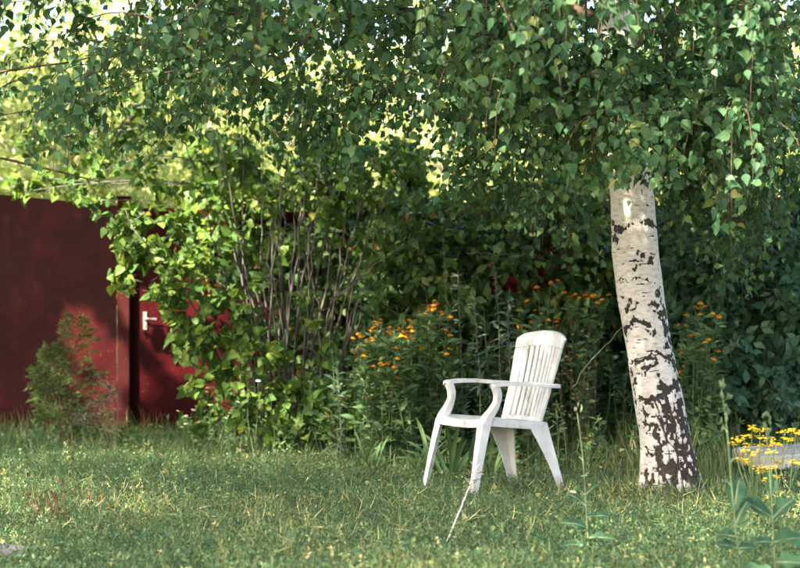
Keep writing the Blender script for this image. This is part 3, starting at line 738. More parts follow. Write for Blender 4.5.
# lilac thicket behind the lawn, left of the chair
def build_lilac():
    Y0 = 12.9
    stems = []
    for (ub, ut, vm, vt, um, dY) in [
        (262, 190, 300, 20, 246, 0.0), (268, 240, 300, 60, 246, 0.2), (272, 262, 280, 90, 262, 0.3), (275, 215, 310, 120, 252, -0.2), (280, 292, 300, 80, 281, 0.1),
        (284, 330, 300, 110, 300, 0.0), (288, 345, 320, 120, 312, 0.3), (292, 380, 300, 140, 335, -0.1), (295, 392, 320, 190, 338, -0.2), (286, 300, 260, 60, 300, 0.4),
        (280, 316, 310, 130, 290, -0.25), (276, 286, 330, 150, 270, -0.3), (292, 356, 310, 100, 322, 0.15), (298, 420, 340, 235, 350, 0.2), (272, 160, 320, 60, 236, 0.25), (270, 130, 340, 225, 215, -0.3), (268, 150, 350, 290, 215, -0.35),
        (290, 400, 350, 170, 345, 0.0), (284, 318, 350, 200, 305, -0.35), (278, 300, 340, 170, 286, 0.0)]:
        base = P(ub, 0, Y0 + dY * 0.5); base[2] = -0.02
        stems.append([base, P(um, vm, Y0 + dY), P((um + ut) / 2, (vm + vt) / 2 - 6, Y0 + dY * 1.3), P(ut, vt, Y0 + dY * 1.6)])
    for k in range(16):
        ub = random.uniform(255, 345); f_ = (ub - 300) / 45
        b_ = P(ub, 0, Y0 + random.uniform(-.25, .3)); b_[2] = -.02
        dY = random.uniform(-.3, .5); um = ub + f_ * 14 + random.uniform(-10, 10); vt = random.uniform(150, 260); ut = um + f_ * 40 + random.uniform(-26, 26)
        stems.append([b_, P(um, 330, Y0 + dY), P((um + ut) / 2 + random.uniform(-6, 6), (330 + vt) / 2, Y0 + dY), P(ut, vt, Y0 + dY)])
    blobs = []
    for (u, v, dY, rp, cnt) in [
        (70, 186, .9, 24, 44), (44, 178, .9, 22, 36), (100, 172, .8, 26, 46), (22, 192, .9, 18, 26), (92, 140, .9, 28, 44), (60, 120, 1.0, 28, 40), (128, 108, .9, 28, 40), (95, 200, .6, 20, 36), (30, 140, 1.0, 26, 34),
        (118, 228, -.35, 26, 60), (150, 255, -.4, 28, 75), (118, 285, -.5, 20, 45), (165, 300, -.45, 26, 70), (185, 325, -.4, 24, 60), (140, 215, -.2, 24, 50), (176, 228, -.2, 26, 60), (200, 262, -.3, 26, 70), (215, 300, -.3, 26, 70),
        (205, 330, -.5, 22, 40), (216, 372, -.5, 22, 40), (200, 385, -.55, 20, 30), (172, 270, -.5, 24, 50), (130, 255, -.5, 22, 50), (186, 356, -.5, 22, 40), (205, 350, -.4, 24, 45), (235, 325, -.3, 24, 50), (250, 350, -.4, 24, 50), (272, 360, -.45, 22, 40), (232, 385, -.5, 26, 44), (262, 395, -.5, 26, 40), (212, 405, -.5, 24, 34), (300, 385, -.5, 24, 26), (290, 415, -.55, 24, 30), (245, 425, -.55, 26, 36), (320, 355, -.4, 18, 20), (328, 400, -.5, 22, 40), (305, 430, -.6, 24, 44), (270, 432, -.6, 24, 44), (340, 425, -.6, 22, 40), (278, 385, -.5, 16, 22), (310, 330, -.5, 12, 12), (195, 425, -.6, 20, 30),
        (150, 180, .0, 26, 45), (190, 190, .0, 26, 50), (225, 200, -.1, 26, 55), (240, 240, -.2, 20, 35), (268, 190, .1, 26, 55), (300, 200, .0, 26, 50), (330, 215, -.1, 24, 40), (350, 190, .1, 26, 55), (380, 205, .1, 24, 40), (400, 240, .1, 24, 35), (375, 165, .2, 28, 60),
        (120, 140, .2, 30, 55), (160, 120, .2, 30, 60), (200, 140, .2, 30, 60), (235, 150, .2, 30, 60), (275, 140, .3, 30, 60), (315, 150, .3, 30, 60), (140, 80, .4, 34, 60), (185, 80, .4, 34, 60), (230, 90, .4, 34, 60), (280, 90, .5, 34, 60), (330, 100, .5, 34, 60), (210, 30, .5, 36, 60), (260, 40, .5, 36, 60), (160, 30, .5, 36, 50), (310, 40, .5, 36, 60), (360, 110, .5, 34, 60), (262, 280, -.3, 14, 14), (285, 250, .1, 16, 16), (300, 300, -.4, 14, 14), (352, 240, .2, 20, 26)]:
        Y = Y0 + dY
        r = rp / F * Y
        if v < 160 and u > 130: cnt = int(cnt * .38)
        blobs.append((P(u, v, Y), (r, r * 1.3, r * 0.9), cnt))
    shrub('lilac_bush', P(281, 0, Y0) * np.array([1, 1, 0]), 'tall many-stemmed lilac bush with yellow-green leaves beside the red door', 'shrub', stems, blobs, HEART, 'lilac_leaf', 0.084, 0.0105, promote=300, density=1.45)

def auto_shrub(name, label, u0, u1, v0, v1, Y, nst, nbl, cnt, template, mat, leaf, promote, density=1.0, dy=0.7, group=None, rp=(24, 36), **kw):
    """a shrub that fills the given span of the plot at distance Y"""
    uc = (u0 + u1) / 2
    base = P(uc, 0, Y); base[2] = 0
    stems = []
    for i in range(nst):
        ub = uc + (i / max(1, nst - 1) - 0.5) * (u1 - u0) * 0.4; ut = u0 + (i + 0.5) / nst * (u1 - u0)
        b = P(ub, 0, Y + random.uniform(-.2, .2)); b[2] = -0.02
        top = P(ut, v0 + random.uniform(5, 60), Y + random.uniform(-.4, .4))
        stems.append([b, (b + top) / 2 + np.array([random.uniform(-.08, .08), random.uniform(-.1, .1), 0.1]), top])
    blobs = []
    for i in range(nbl):
        u, v = random.uniform(u0, u1), random.uniform(v0, v1)
        yy = Y + random.uniform(-dy, dy); r = random.uniform(*rp) / F * Y
        blobs.append((P(u, v, yy), (r, r * 1.3, r * 0.85), cnt))
    return shrub(name, base, label, 'shrub', stems, blobs, template, mat, leaf, promote=promote, density=density, group=group, **kw)

# dead stalks, orange flowers and weeds are nearer than the shrubs: they come first so that cover is counted from the front
def stem_line(pts, n=12):
    return polyline([P(*q) for q in pts], n)

def flower_head_mesh(name, npet, rad, droop, mat, eye, tint, plen=1.0, eye_r=0.35):
    bm = bmesh.new()
    lay = bm.verts.layers.float.new('tint')
    for k in range(npet):
        a = 2 * math.pi * k / npet; w_ = math.pi / npet * 0.9
        def pt(rr, aa, z):
            v = bm.verts.new((math.cos(aa) * rr, math.sin(aa) * rr, z)); v[lay] = tint; return v
        p = [pt(rad * .25, a - w_ * .6, 0), pt(rad * .25, a + w_ * .6, 0), pt(rad * .75, a + w_, droop * .6), pt(rad, a, droop), pt(rad * .75, a - w_, droop * .6)]
        bm.faces.new(p)
    me = bpy.data.meshes.new(name)
    r = bmesh.ops.create_uvsphere(bm, u_segments=8, v_segments=5, radius=rad * eye_r, matrix=Matrix.Diagonal((1, 1, .8, 1)))
    for f in bm.faces:
        if all(v in r['verts'] for v in f.verts): f.material_index = 1
    bm.to_mesh(me); bm.free()
    me.materials.append(mat); me.materials.append(eye)
    return me

HEADS = [flower_head_mesh('flower_head', 11, 0.0245, -0.007 - 0.004 * i, M['orange_petal'], M['flower_eye'], t_) for i, t_ in enumerate((0.15, 0.45, 0.7, 0.95))]
DAISY = flower_head_mesh('flower_head', 14, 0.020, 0.002, M['white_petal'], M['yellow_eye'], 0.6)

def put(me, name, parent, loc, rot=(0, 0, 0), sc=1.0):
    o = bpy.data.objects.new(name, me); link(o, parent)
    o.location = Vector([float(c) for c in loc]) - parent.location; o.rotation_euler = rot; o.scale = (sc,) * 3
    return o

def leaf_object(parent, name, p, d, n, length, width, mat, tint, curve=0.3, nseg=6, shape=None):
    """one big leaf: a curved, folded strip with its own outline"""
    d = unit(np.asarray(d, float)[None])[0]; s_, d_, n_ = [q[0] for q in basis(d[None], np.asarray(n, float)[None])]
    t = np.linspace(0, 1, nseg)
    wv = (np.sin(np.pi * np.clip(t * 0.93 + 0.05, 0, 1)) ** 0.75 if shape is None else np.interp(t, *shape)) * width / 2
    ctr = p + d_ * (t * length)[:, None] + np.array([0, 0, -1.0]) * (curve * length * t ** 2)[:, None]
    ph = random.uniform(0, 6); wl = 0.16 * width * np.sin(t * 11 + ph) * np.sin(np.pi * t); wr = 0.16 * width * np.sin(t * 9 + ph * 1.7) * np.sin(np.pi * t)
    L = ctr - s_ * (wv + wl * .4)[:, None] + n_ * (wv * 0.35 + wl)[:, None]; Rr = ctr + s_ * (wv - wr * .4)[:, None] + n_ * (wv * 0.35 + wr)[:, None]
    V = np.concatenate([L, ctr, Rr]); k = nseg
    fs = []
    for i in range(k - 1):
        fs += [(i, k + i, k + i + 1, i + 1), (k + i, 2 * k + i, 2 * k + i + 1, k + i + 1)]
    me = np_mesh(name, V, np.concatenate([np.array(f) for f in fs]), np.full(len(fs), 4), mat, {'tint': np.full(len(V), tint)})
    return world_obj(name, me, parent)

def flower_plant(name, label, heads, Y, base_u, mat_leaf='weed_leaf', head_meshes=HEADS, group=None, leaf=0.105, nleaf=20, stem='dark_stem', low=0.15):
    b = P(base_u, 0, Y); b[2] = 0
    r0 = root(name, b, label, 'flower', group)
    lp, ld, ls = [], [], []
    if head_meshes is HEADS: heads = heads + [(u + random.uniform(-9, 9), v + random.uniform(-5, 8)) for u, v in heads if random.random() < .7]
    for (u, v) in heads:
        yy = Y + random.uniform(-.25, .25)
        top = P(u, v, yy)
        bb = b + np.array([random.uniform(-.12, .12), random.uniform(-.1, .1), -0.01])
        bb[0] += (top[0] - b[0]) * 0.35
        pl = polyline([bb, bb * 0.45 + top * 0.55 + np.array([random.uniform(-.03, .03), 0, 0.05]), top], 10)
        world_obj('stem', tubes_mesh('stem', [(pl, np.linspace(0.0035, 0.0016, 10))], M[stem], 5), r0)
        put(random.choice(head_meshes), 'flower_head', r0, top, (random.uniform(-.5, .3), random.uniform(-.4, .4), random.uniform(0, 6)), random.uniform(0.8, 1.15))
        t = rng.uniform(low, 0.93, nleaf) * 8.99; i0 = t.astype(int); ff = (t - i0)[:, None]
        lp.append(pl[i0] * (1 - ff) + pl[np.minimum(i0 + 1, 9)] * ff)
        dd = rng.normal(size=(nleaf, 3)); dd[:, 2] = np.abs(dd[:, 2]) * 0.4 + 0.1; ld.append(dd); ls.append(rng.uniform(.6, 1.1, nleaf) * leaf)
    lp, ld, ls = np.concatenate(lp), np.concatenate(ld), np.concatenate(ls); N = len(lp)
    leaves(r0, 'leaf', 'small_leaves', OVAL, lp, ld, np.array([0, -.3, 1]) + rng.normal(size=(N, 3)) * 0.5, ls, rng.random(N), M[mat_leaf], promote=min(60, N // 2), wid=np.full(N, 0.62))
    return r0

# ------------------------------------------------------------------ white plastic armchair
def chair_mat():
    m, t, out = new_mat('white_plastic')
    tc = t.nodes.new("ShaderNodeTexCoord")
    n = t.nodes.new("ShaderNodeTexNoise"); n.inputs['Scale'].default_value = 9; n.inputs['Detail'].default_value = 9; n.inputs['Roughness'].default_value = 0.65
    t.links.new(tc.outputs['Object'], n.inputs['Vector'])
    r = ramp_node(t, [(0.30, (0.38, 0.37, 0.33)), (0.43, (0.60, 0.60, 0.59)), (0.60, (0.69, 0.695, 0.70))], n.outputs[0])
    # splashed soil low on the legs
    sep = t.nodes.new("ShaderNodeSeparateXYZ"); t.links.new(tc.outputs['Object'], sep.inputs[0])
    n2 = t.nodes.new("ShaderNodeTexNoise"); n2.inputs['Scale'].default_value = 45; n2.inputs['Detail'].default_value = 6
    t.links.new(tc.outputs['Object'], n2.inputs['Vector'])
    mr = t.nodes.new("ShaderNodeMapRange"); mr.inputs[1].default_value = 0.16; mr.inputs[2].default_value = 0.0; mr.inputs[3].default_value = 0.0; mr.inputs[4].default_value = 0.55
    t.links.new(sep.outputs[2], mr.inputs[0])
    mu = t.nodes.new("ShaderNodeMath"); mu.operation = 'MULTIPLY'; t.links.new(mr.outputs[0], mu.inputs[0]); t.links.new(n2.outputs[0], mu.inputs[1])
    mx = t.nodes.new("ShaderNodeMix"); mx.data_type = 'RGBA'; mx.inputs[7].default_value = (0.30, 0.25, 0.17, 1)
    t.links.new(mu.outputs[0], mx.inputs[0]); t.links.new(r.outputs[0], mx.inputs[6])
    pr = t.nodes.new("ShaderNodeBsdfPrincipled"); pr.inputs['Roughness'].default_value = 0.42
    pr.inputs['Specular IOR Level'].default_value = 0.45
    t.links.new(mx.outputs[2], pr.inputs['Base Color'])
    b = t.nodes.new("ShaderNodeBump"); b.inputs['Strength'].default_value = 0.12; b.inputs['Distance'].default_value = 0.003
    t.links.new(n2.outputs[0], b.inputs['Height']); t.links.new(b.outputs[0], pr.inputs['Normal'])
    t.links.new(pr.outputs[0], out.inputs[0])
    return m
M['plastic'] = chair_mat()

def bm_obj(name, bm, mat, parent=None, bevel=0.0, seg=2, smooth=True):
    bmesh.ops.remove_doubles(bm, verts=bm.verts, dist=1e-5)
    bmesh.ops.recalc_face_normals(bm, faces=bm.faces)
    me = bpy.data.meshes.new(name); bm.to_mesh(me); bm.free()
    if smooth:
        me.polygons.foreach_set("use_smooth", np.ones(len(me.polygons), dtype=bool))
        me.set_sharp_from_angle(angle=R(38))
    me.materials.append(mat)
    o = bpy.data.objects.new(name, me); link(o, parent)
    if bevel:
        b = o.modifiers.new('edge', 'BEVEL'); b.width = bevel; b.segments = seg; b.limit_method = 'ANGLE'; b.angle_limit = R(40)
        b.harden_normals = True
    return o

def loft(bm, secs, closed=True, caps=True):
    rows = [[bm.verts.new(p) for p in s] for s in secs]
    k = len(secs[0])
    for a, b in zip(rows[:-1], rows[1:]):
        for i in range(k if closed else k - 1):
            bm.faces.new((a[i], a[(i + 1) % k], b[(i + 1) % k], b[i]))
    if caps:
        bm.faces.new(rows[0][::-1]); bm.faces.new(rows[-1])

def patch(bm, fn, s0, s1, t0, t1, ns, nt_, th):
    """thick patch of the surface fn(s, t, depth)"""
    A = [[bm.verts.new(fn(s0 + (s1 - s0) * i / ns, t0 + (t1 - t0) * j / nt_, 0.0)) for j in range(nt_ + 1)] for i in range(ns + 1)]
    B = [[bm.verts.new(fn(s0 + (s1 - s0) * i / ns, t0 + (t1 - t0) * j / nt_, th)) for j in range(nt_ + 1)] for i in range(ns + 1)]
    for i in range(ns):
        for j in range(nt_):
            bm.faces.new((A[i][j], A[i + 1][j], A[i + 1][j + 1], A[i][j + 1]))
            bm.faces.new((B[i][j + 1], B[i + 1][j + 1], B[i + 1][j], B[i][j]))
    for i in range(ns):
        bm.faces.new((A[i][0], B[i][0], B[i + 1][0], A[i + 1][0])); bm.faces.new((A[i][nt_], A[i + 1][nt_], B[i + 1][nt_], B[i][nt_]))
    for j in range(nt_):
        bm.faces.new((A[0][j], A[0][j + 1], B[0][j + 1], B[0][j])); bm.faces.new((A[ns][j], B[ns][j], B[ns][j + 1], A[ns][j + 1]))

def build_chair():
    c = root('armchair', (0.56, 10.05, 0.0), 'white plastic garden armchair standing on the lawn', 'chair', rot=(R(0.4), R(0.6), R(-60)))
    mat = M['plastic']
    # backrest surface: s across (-1..1), t up (0..1), q depth behind the front face
    def back(s, t, q):
        wv = 0.208 + 0.014 * t + 0.028 * t * t
        zt = 0.388 + t * 0.502
        zt += 0.035 * t ** 3 * (1 - s * s)             # arched top
        if t > 0.93: zt -= 0.016 * max(0, abs(s) - 0.86) / 0.14 * (t - 0.93) / 0.07
        y = 0.228 + 0.115 * t + 0.030 * t * t + 0.012 * math.sin(math.pi * t) - 0.050 * s * s + q
        return (s * wv, y, zt)
    bm = bmesh.new()
    patch(bm, back, -1, 1, 0.85, 1.0, 20, 5, 0.020)
    bk = bm_obj('backrest', bm, mat, c, 0.005, 2)
    bm = bmesh.new(); patch(bm, back, -1, 1, 0.0, 0.055, 20, 2, 0.020); bm_obj('lower_rail', bm, mat, bk, 0.005, 2)
    for s0, s1 in ((-1, -0.76), (0.76, 1)):
        bm = bmesh.new(); patch(bm, back, s0, s1, 0.055, 0.85, 4, 14, 0.020)
        bm_obj('stile', bm, mat, bk, 0.005, 2)
    ns = 8; x0, x1 = -0.76, 0.76; pitch = (x1 - x0) / ns
    for i in range(ns):
        a = x0 + pitch * i + pitch * 0.16; b = x0 + pitch * (i + 1) - pitch * 0.16
        bm = bmesh.new(); patch(bm, lambda s, t, q: back(s, t, q + 0.004), a, b, 0.045, 0.86, 2, 14, 0.011)
        bm_obj('slat', bm, mat, bk, 0.0025, 2)
    # seat: dished top with rolled edges and an apron
    def outline(s):   # closed rounded outline, s 0..1
        pts = [(-0.228, -0.243), (0.0, -0.252), (0.228, -0.243), (0.235, -0.05), (0.226, 0.19), (0.18, 0.245), (0.0, 0.255), (-0.18, 0.245), (-0.226, 0.19), (-0.235, -0.05)]
        return pts
    pts = outline(0)
    ring = []
    k = len(pts)
    for i in range(k):
        for f in (0, 0.25, 0.5, 0.75):
            p0, p1, p2, p3 = [Vector(pts[(i + o) % k]) for o in (-1, 0, 1, 2)]
            ring.append(0.5 * (2 * p1 + (p2 - p0) * f + (2 * p0 - 5 * p1 + 4 * p2 - p3) * f * f + (3 * p1 - p0 - 3 * p2 + p3) * f ** 3))
    def zseat(x, y):
        return 0.424 - 0.085 * (y + 0.24) + 0.012 * (abs(x) / 0.23) ** 3 - 0.005 * max(0, -(y + 0.17)) / 0.07
    bm = bmesh.new()
    rows = []
    for sc, dz, dx in ((0.02, 0, 0), (0.35, 0, 0), (0.7, 0, 0), (0.9, 0, 0), (0.965, -0.001, 0), (0.99, -0.006, 0), (1.0, -0.016, 0), (1.003, -0.052, 0), (0.982, -0.052, 0), (0.975, -0.016, 0), (0.6, -0.014, 0), (0.02, -0.014, 0)):
        rows.append([(p.x * sc, p.y * sc, zseat(p.x * sc, p.y * sc) - 0.014 * (1 - sc ** 4) * (1 if dz > -0.012 else 0) + dz - (0.014 * (1 - sc ** 4) if dz <= -0.014 and sc < 0.9 else 0)) for p in ring])
    loft(bm, rows)
    bm_obj('seat', bm, mat, c)
    # under-seat drain boss and rib seen beneath the seat
    bm = bmesh.new()
    loft(bm, [[(-0.16, y, 0.372 - 0.0 * y), (0.16, y, 0.372), (0.16, y, 0.352), (-0.16, y, 0.352)] for y in (0.06, 0.075)])
    bm_obj('seat_rib', bm, mat, c, 0.003)
    for s in (-1, 1):
        # front leg: channel section, foot splayed forward
        def ell(cx, cy, z, wx, wy, t):
            # L section: plate facing front + plate facing outside
            x0_, x1_ = cx - wx / 2 * s, cx + wx / 2 * s
            y0_, y1_ = cy - wy / 2, cy + wy / 2
            return [(x0_, y0_, z), (x1_, y0_, z), (x1_, y1_, z), (x1_ - t * s, y1_, z), (x1_ - t * s, y0_ + t, z), (x0_, y0_ + t, z)]
        bm = bmesh.new()
        secs = []
        for f in np.linspace(0, 1, 8):
            z = 0.0 + 0.405 * f
            secs.append(ell((0.262 - 0.030 * f) * s, -0.315 + 0.085 * f + 0.010 * f * f, z - (0.0), 0.036 + 0.026 * f ** 1.5, 0.042 + 0.018 * f, 0.010))
        loft(bm, secs)
        bm_obj('leg', bm, mat, c, 0.0035, 2)
        # rear leg: wide at the seat, tapering, splayed back
        bm = bmesh.new(); secs = []
        for f in np.linspace(0, 1, 8):
            z = 0.0 + 0.385 * f
            wy = 0.048 + 0.090 * f ** 1.6; wx = 0.046 + 0.060 * f ** 1.6
            yb = 0.318 - 0.098 * f; xo = (0.268 - 0.040 * f)
            x1_, x0_ = xo * s, (xo - wx) * s
            y1_, y0_ = yb, yb - wy; t = 0.010
            secs.append([(x0_, y1_, z), (x1_, y1_, z), (x1_, y0_, z), (x1_ - t * s, y0_, z), (x1_ - t * s, y1_ - t, z), (x0_, y1_ - t, z)])
        loft(bm, secs)
        bm_obj('leg', bm, mat, c, 0.0035, 2)
        # armrest: S-shaped support rising from the front leg, then a broad arm bowed outwards to the back
        path = polyline([(0.232, -0.222, 0.385), (0.234, -0.212, 0.42), (0.240, -0.178, 0.465), (0.247, -0.150, 0.515), (0.252, -0.145, 0.565), (0.254, -0.164, 0.613)], 18)
        wid = np.interp(np.linspace(0, 1, 18), [0, 0.25, 0.6, 1], [0.066, 0.058, 0.046, 0.052]); dep = np.interp(np.linspace(0, 1, 18), [0, 0.25, 0.6, 1], [0.060, 0.050, 0.036, 0.040])
        bm = bmesh.new(); secs = []
        tg = unit(np.gradient(path, axis=0))
        for p, t_, a, b in zip(path, tg, wid, dep):
            nrm = np.array([0, t_[2], -t_[1]])
            nrm = nrm / np.linalg.norm(nrm)
            sec = []
            for (cx, cn) in ((-1, -1), (1, -1), (1, 1), (-1, 1)):
                q = p + np.array([1, 0, 0]) * cx * a / 2 + nrm * cn * b / 2
                sec.append((q[0] * s, q[1], q[2]))
            secs.append(sec)
        loft(bm, secs)
        bm_obj('arm_support', bm, mat, c, 0.008, 3)
        ap = polyline([(0.250, -0.190, 0.612), (0.258, -0.150, 0.622), (0.276, -0.02, 0.624), (0.286, 0.10, 0.617), (0.280, 0.20, 0.608), (0.262, 0.272, 0.604)], 20)
        aw = np.interp(np.linspace(0, 1, 20), [0, 0.06, 0.2, 0.5, 0.9, 1], [0.034, 0.052, 0.060, 0.058, 0.050, 0.040])
        bm = bmesh.new(); secs = []
        tg = unit(np.gradient(ap, axis=0))
        for p, t_, a in zip(ap, tg, aw):
            side = unit(np.cross(t_, [0, 0, 1])[None])[0]
            sec = []
            for (o_, z) in ((-.5, -0.013), (-.5, 0.003), (-.38, 0.009), (0, 0.0115), (.38, 0.009), (.5, 0.003), (.5, -0.013), (.42, -0.013), (.40, -0.002), (-.40, -0.002), (-.42, -0.013)):
                q = p + side * a * o_
                sec.append((q[0] * s, q[1], q[2] + z))
            secs.append(sec)
        loft(bm, secs)
        bm_obj('armrest', bm, mat, c, 0.002, 2)
build_chair()

# ------------------------------------------------------------------ near weeds
def lettuce(label, stem_pts, leaf_list, buds=(), sr=0.0040):
    b = P(*stem_pts[0]); b[2] = 0
    r0 = root('wild_lettuce_plant', b, label, 'weed')
    first = P(*stem_pts[0]); pts = [np.array([first[0], first[1], -0.01])] + [P(*q) for q in stem_pts[1:]]
    pl = polyline(pts, 20)
    world_obj('stem', tubes_mesh('stem', [(pl, np.linspace(sr, sr * .5, 20))], M['green_stem'], 7), r0)
    for (f, ang, el, L, W, tint) in leaf_list:
        i = int(f * 19); p = pl[i]
        d = (math.cos(R(ang)) * math.cos(R(el)), math.sin(R(ang)) * math.cos(R(el)), math.sin(R(el)))
        lf = leaf_object(r0, 'leaf', p, d, (-d[0] * .3, -0.9 - d[1] * .3, 1.0), L * .95, W * .95, M['lettuce_leaf'], tint, 0.25, 12, ([0, .12, .35, .6, .85, .94, 1], [.22, .45, .85, 1, .58, .25, .02]))
        d = np.array(d); tip = p + d * L * 0.9 + np.array([0, 0, -0.25 * L * 0.81])
        mid = p + d * L * 0.5 + np.array([0, 0, -0.25 * L * 0.25])
        o = bpy.data.objects.new('midrib', tubes_mesh('midrib', [(polyline([p, mid + (0, 0, -.001), tip], 7), np.linspace(0.003, 0.0008, 7))], M['pale_stem'], 5)); link(o, lf)
    for (f, du, dz, n) in buds:
        i = int(f * 19)
        for k in range(n * 2):
            q = pl[i] + np.array([random.uniform(-.016, .016) + du * 0.01, random.uniform(-.01, .01), random.uniform(0, .06) + dz])
            world_obj('bud', tubes_mesh('bud', [(np.array([q, q + (0.002, 0, .006), q + (0.003, 0, .014), q + (.003, 0, .019)]), [0.0008, 0.0026, 0.0024, 0.0006])], M['green_stem'], 6), r0)
    return r0

lettuce('broad-leaved weed with a tall budding stem at the right of the lawn',
        [(741, 0, 6.1), (737, 540, 6.1), (731, 480, 6.12), (727, 430, 6.15), (722, 392, 6.2)],
        [(0.27, 172, 18, .085, .055, .6), (0.22, 200, 25, .10, .06, .3), (0.24, 20, 10, .09, .055, .4), (0.40, 60, 70, .17, .075, .2), (0.34, 20, 66, .13, .055, .7), (0.10, 230, 15, .15, .07, .7), (0.10, 120, 10, .14, .06, .7), (0.12, -30, 12, .15, .065, .7), (0.5, 190, 50, .05, .014, .5), (.62, 20, 50, .04, .012, .5), (.75, 170, 60, .04, .010, .5), (.85, 30, 60, .035, .009, .8)],
        [(0.95, 0, 0, 7), (0.85, 1, 0, 4), (0.75, -1, 0, 3)])
lettuce('broad-leaved weed with pale veined leaves in the lower right corner',
        [(776, 0, 6.15), (774, 545, 6.15), (771, 490, 6.17), (768, 455, 6.2), (766, 425, 6.25)],
        [(0.42, 155, 38, .18, .075, .2), (0.38, 25, 45, .15, .07, .5), (0.28, 8, 18, .15, .085, .8), (0.30, 190, 12, .09, .05, .5), (0.18, -10, 8, .15, .08, .9), (0.12, 200, 10, .15, .07, .4), (0.48, 75, 68, .10, .05, .3), (0.55, 95, 75, .07, .03, .1), (.10, 250, 12, .15, .07, .6), (.10, 80, 12, .15, .07, .6)],
        [(0.97, 0, 0, 6), (0.85, 0, 0, 4)])
lettuce('slim toothed weed stem between the chair and the birch',
        [(590, 0, 6.9), (588, 540, 6.9), (585, 490, 6.95), (582, 450, 7.0), (577, 412, 7.05)],
        [(0.40, 25, 12, .13, .042, .4), (0.36, 175, 25, .13, .044, .5), (0.46, 155, 42, .12, .036, .3), (0.30, 0, 10, .13, .045, .6), (0.26, 195, 12, .14, .045, .6), (0.50, 15, 46, .10, .028, .3), (0.32, 215, 30, .11, .035, .2), (0.5, 170, 45, .06, .016, .5), (.6, 10, 50, .04, .01, .5), (.72, 160, 50, .03, .008, .5), (.12, 100, 10, .10, .03, .5), (.12, -60, 10, .10, .03, .5)],
        [(0.96, 0, 0, 3)], 0.0032)

def daisies(label, pts, Y, base_u, group=None):
    return flower_plant('daisy_plant', label, pts, Y, base_u, 'weed_leaf', [DAISY], group, leaf=0.05, nleaf=5)
daisies('small white daisies at the foot of the chair\'s rear leg', [(584, 476), (590, 485), (573, 492)], 8.6, 582)
daisies('white daisies in front of the lilac by the red door', [(178, 411), (186, 416), (193, 410), (199, 422), (186, 424), (230, 413), (238, 402), (210, 405)], 12.0, 195)
daisies('white daisies under the lilac stems left of the orange flowers', [(258, 381), (267, 388), (249, 396)], 12.1, 262)

def tansy():
    Y = 7.6
    heads = [(738, 440), (744, 437), (733, 444), (752, 428), (760, 430), (746, 452), (752, 456), (758, 452), (764, 446), (770, 440), (776, 445), (785, 432), (791, 430), (796, 433), (788, 440), (740, 460), (748, 463), (757, 467), (765, 472), (772, 468), (780, 462), (768, 480), (776, 477), (760, 438), (772, 452), (750, 446), (792, 462), (800, 464), (806, 440), (762, 500)]
    b = P(768, 0, Y); b[2] = 0
    r0 = root('yellow_flower_plant', b, 'branching plant with flat clusters of yellow flowers, beside the concrete slab', 'flower')
    hub = [P(u, v, Y) for u, v in ((762, 520), (770, 500), (778, 495), (755, 505), (790, 490))]
    for h in hub:
        pl = polyline([b + np.array([random.uniform(-.05, .05), random.uniform(-.05, .05), -0.01]), (b + h) / 2 + (0.01, 0, .05), h], 8)
        world_obj('stem', tubes_mesh('stem', [(pl, np.linspace(0.005, 0.003, 8))], M['green_stem'], 6), r0)
    bl = flower_head_mesh('floret', 6, 0.0105, 0.001, M['yellow_petal'], M['yellow_eye'], 0.6)
    for (u, v) in heads:
        t = P(u, v, Y + random.uniform(-.12, .12)); h = hub[int(np.argmin([np.hypot(t[0] - q[0], (t[2] - q[2]) * .3) for q in hub]))]
        pl = polyline([h, (h + t) / 2 + (random.uniform(-.01, .01), 0, -.015), t], 7)
        world_obj('stem', tubes_mesh('stem', [(pl, np.linspace(0.0025, 0.0014, 7))], M['green_stem'], 5), r0)
        for k in range(10):
            put(bl, 'flower_head', r0, t + np.array([random.uniform(-.028, .028), random.uniform(-.028, .028), random.uniform(-.006, .010)]), (random.uniform(-.5, .3), random.uniform(-.4, .4), 0), random.uniform(.8, 1.2))
    N = 60
    k = rng.integers(0, len(hub), N); f = rng.random(N)[:, None]
    p = np.array(hub)[k] * f + b * (1 - f)
    d = rand_dirs(N, 0.3)
    leaves(r0, 'leaf', 'small_leaves', OVAL, p, d, rand_dirs(N, 1.2), rng.uniform(.03, .07, N), rng.random(N), M['weed_leaf'], promote=25, wid=np.full(N, .5))
tansy()

# white stick leaning out of the grass before the chair
def stick():
    a = P(445, 543, 7.42); a[2] = -0.02
    pl = polyline([a, P(455, 522, 7.45), P(464, 500, 7.5), P(471, 482, 7.55), P(477, 466, 7.6)], 24)
    pl += rng.normal(size=pl.shape) * 0.0012
    r0 = root('dry_stalk', a * np.array([1, 1, 0]), 'thin bleached stalk leaning from the grass before the chair', 'stalk')
    world_obj('stem', tubes_mesh('stem', [(pl, np.linspace(0.0052, 0.0026, 24))], M['white_twig'], 6), r0)
    for (u, v, u2, v2) in ((470, 484, 465, 478), (472, 478, 479, 470), (475, 470, 470, 461), (468, 490, 474, 484), (476, 468, 484, 462)):
        q = polyline([P(u, v, 7.55), P((u + u2) / 2, (v + v2) / 2 - 1, 7.55), P(u2, v2, 7.54)], 5)
        world_obj('side_twig', tubes_mesh('side_twig', [(q, np.linspace(0.002, 0.001, 5))], M['white_twig'], 5), r0)
    N = 60
    i = rng.integers(12, 24, N); p = pl[i] + rng.normal(size=(N, 3)) * 0.016
    leaves(r0, 'husk', 'seed_husks', DIAMOND, p, rand_dirs(N, .3), rand_dirs(N), rng.uniform(.006, .016, N), rng.random(N) * .4 + .6, M['dry'], promote=0)
stick()

